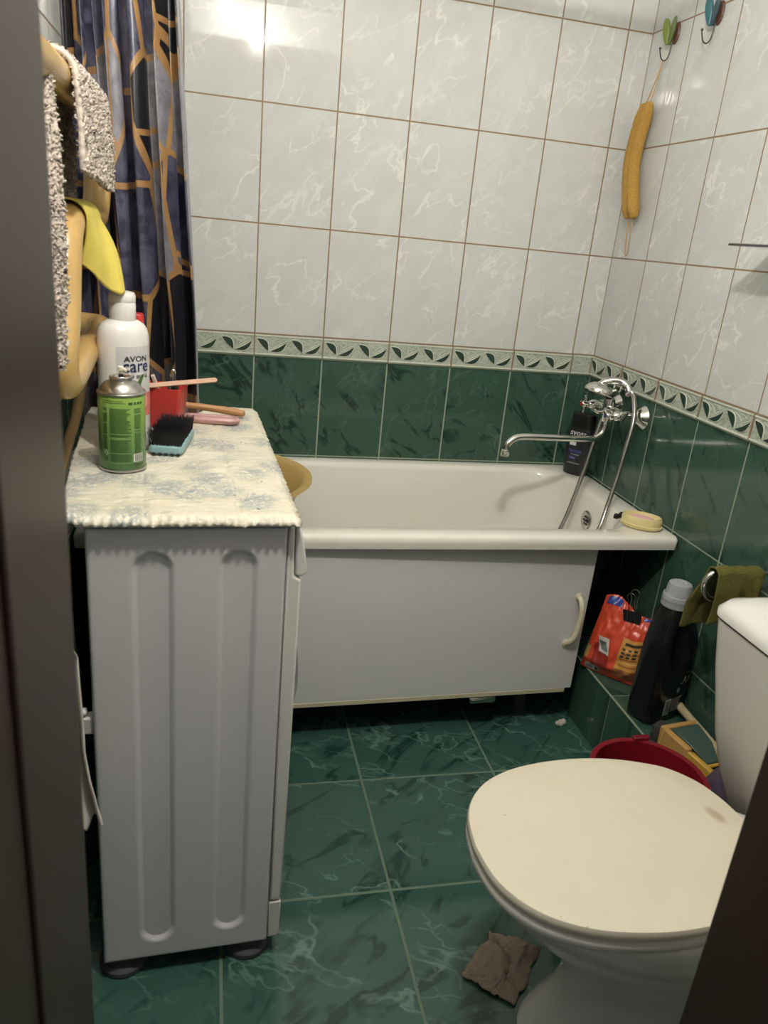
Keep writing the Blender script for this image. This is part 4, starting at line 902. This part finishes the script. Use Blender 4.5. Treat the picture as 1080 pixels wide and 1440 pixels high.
# ------------------------------------------------------------------ butterfly hooks, sponge, shelf on the right wall
def hook(y, z, ca, cb, label, tilt=-.25):
    t = thing('butterfly_hook', label, 'hook', (0, y, z)); X = Matrix.Translation((0, y, z)) @ Matrix.Rotation(tilt*0, 4, 'X')
    def wing(cy, cz, ly, lz, rot, lift, m):
        mb = MB(); n = 28; Lp = []
        for (s, h) in ((.86, 0), (1, .0015), (1, .005), (.9, .0068), (.6, .0075)):
            l = []
            for k in range(n):
                a = 2*pi*k/n; py = ly*cos(a)*s*(1+.22*sin(a)); pz = lz*sin(a)*s
                qy = py*cos(rot)-pz*sin(rot); qz = py*sin(rot)+pz*cos(rot)
                # wings stand off the wall like an open book
                l.append(tuple(X @ Vector((-(.014+h+lift*abs(qy+cy)), cy+qy, cz+qz))))
            Lp.append(l)
        mb.loft(Lp); return mb.build('wing', m, t)
    wing(.0100, .003, .0085, .033, -.20, .50, ca); wing(-.0100, .003, .0090, .033, .20, .03, cb)
    mb = MB(); mb.loft([[X @ Vector((-.0005, a*.018-.004, .000+b*.027)) for a, b in [(cos(2*pi*k/24), sin(2*pi*k/24)) for k in range(24)]], [X @ Vector((-.006, a*.015-.004, .000+b*.024)) for a, b in [(cos(2*pi*k/24), sin(2*pi*k/24)) for k in range(24)]]]); mb.build('backing', mat('brown backing', (.12, .055, .035), .5), t)
    mb = MB(); mb.tube([X @ Vector((-.012, 0, .016)), X @ Vector((-.012, 0, 0)), X @ Vector((-.010, 0, -.028))], [.003, .0042, .0025], 10); mb.build('body', cb, t)
    hk = [(-.006, 0, -.020), (-.008, 0, -.045), (-.012, 0, -.060), (-.020, 0, -.067), (-.030, 0, -.063), (-.036, 0, -.050), (-.038, 0, -.042)]
    mb = MB(); mb.tube([X @ Vector(p) for p in smooth(hk, 5)], .0016, 10); mb.sphere(X @ Vector((-.038, 0, -.040)), .0035, 10); mb.build('hook_wire', mat('dark bronze wire', (.10, .085, .07), .3, .9), t)
    return t
gr1 = mat('moss green lacquer', (.17, .22, .04), .4, var=.15, vs=60); gr2 = mat('dull green lacquer', (.12, .17, .045), .4, var=.15, vs=60)
tl1 = mat('teal lacquer', (.035, .13, .15), .35, var=.15, vs=60); tl2 = mat('slate blue lacquer', (.04, .075, .10), .35, var=.15, vs=60)
hook(-.128, 1.862, gr1, gr2, 'green butterfly hook on the white tiles holding the sponge strap')
hook(-.318, 1.868, tl1, tl2, 'teal blue butterfly hook on the white tiles with nothing on it')
# long ochre bath sponge hanging from the green hook
sg = thing('bath_sponge', 'long ochre folded bath sponge hanging from the green butterfly hook', 'sponge', (-.03, -.12, 1.3))
och = mat('ochre terry sponge', (.54, .31, .065), .95, var=.3, vs=160, bump=1.0, bs=300, bd=.006)
cl = smooth([(-.030, -.098, 1.684), (-.030, -.083, 1.62), (-.030, -.074, 1.56), (-.030, -.085, 1.50), (-.030, -.108, 1.44), (-.028, -.120, 1.404)], 8)
for s in (-1, 1):
    mb = MB(); pth = [p+Vector((0, s*.0135, 0)) + (Vector((0, s*.004*max(0, (i-len(cl)*.8)/(len(cl)*.2)), .006*s*0))) for i, p in enumerate(cl)]
    rad = [.0178*min(1, .75+.25*min(i, len(cl)-1-i)/3)+.0016*nz(i*.9, s*3) for i in range(len(cl))]
    mb.tube(pth, rad, 20); mb.sphere(pth[0], .0135, 14); mb.sphere(pth[-1], .0135, 14); mb.build('sponge_roll', och, sg)
cord = mat('tan cord', (.45, .30, .14), .7)
mb = MB()
for s in (-1, 1): mb.tube(smooth([(-.022, -.128, 1.797), (-.024, -.124+s*.002, 1.77), (-.028, -.108+s*.010, 1.71), (-.030, -.098+s*.012, 1.69)], 5), .0018, 8)
mb.build('hanging_loop', cord, sg)
mb = MB(); mb.tube(smooth([(-.028, -.108, 1.395), (-.026, -.118, 1.33), (-.025, -.124, 1.297), (-.025, -.130, 1.291), (-.025, -.136, 1.300), (-.026, -.137, 1.34), (-.028, -.134, 1.393)], 6), .0018, 8); mb.build('lower_loop', cord, sg)
# glass shelf
gs = thing('glass_shelf', 'glass shelf on the right wall at the right edge of the picture', 'shelf', (-.06, -.95, 1.33))
gl = mat('greenish glass', (.72, .82, .78), .03, Transmission_Weight=.9, IOR=1.5)
mb = MB(); mb.loft([rrect(.118, .50, .012, 5, -.061, -.987, z) for z in (1.3285, 1.334)]); mb.build('glass_plate', gl, gs)
mb = MB(); mb.box((-.1215, -1.236, 1.3285), (-.1185, -.737, 1.3335)); mb.build('front_edge', mat('dark shelf edge', (.07, .065, .06), .3), gs, bevel=.0008)
for y in (-.86, -1.12):
    mb = MB(); mb.box((-.03, y-.012, 1.315), (-.0005, y+.012, 1.345)); mb.build('bracket', chrome, gs, bevel=.003)
for o in list(bpy.data.objects):
    if '_w' in o.keys(): del o['_w']
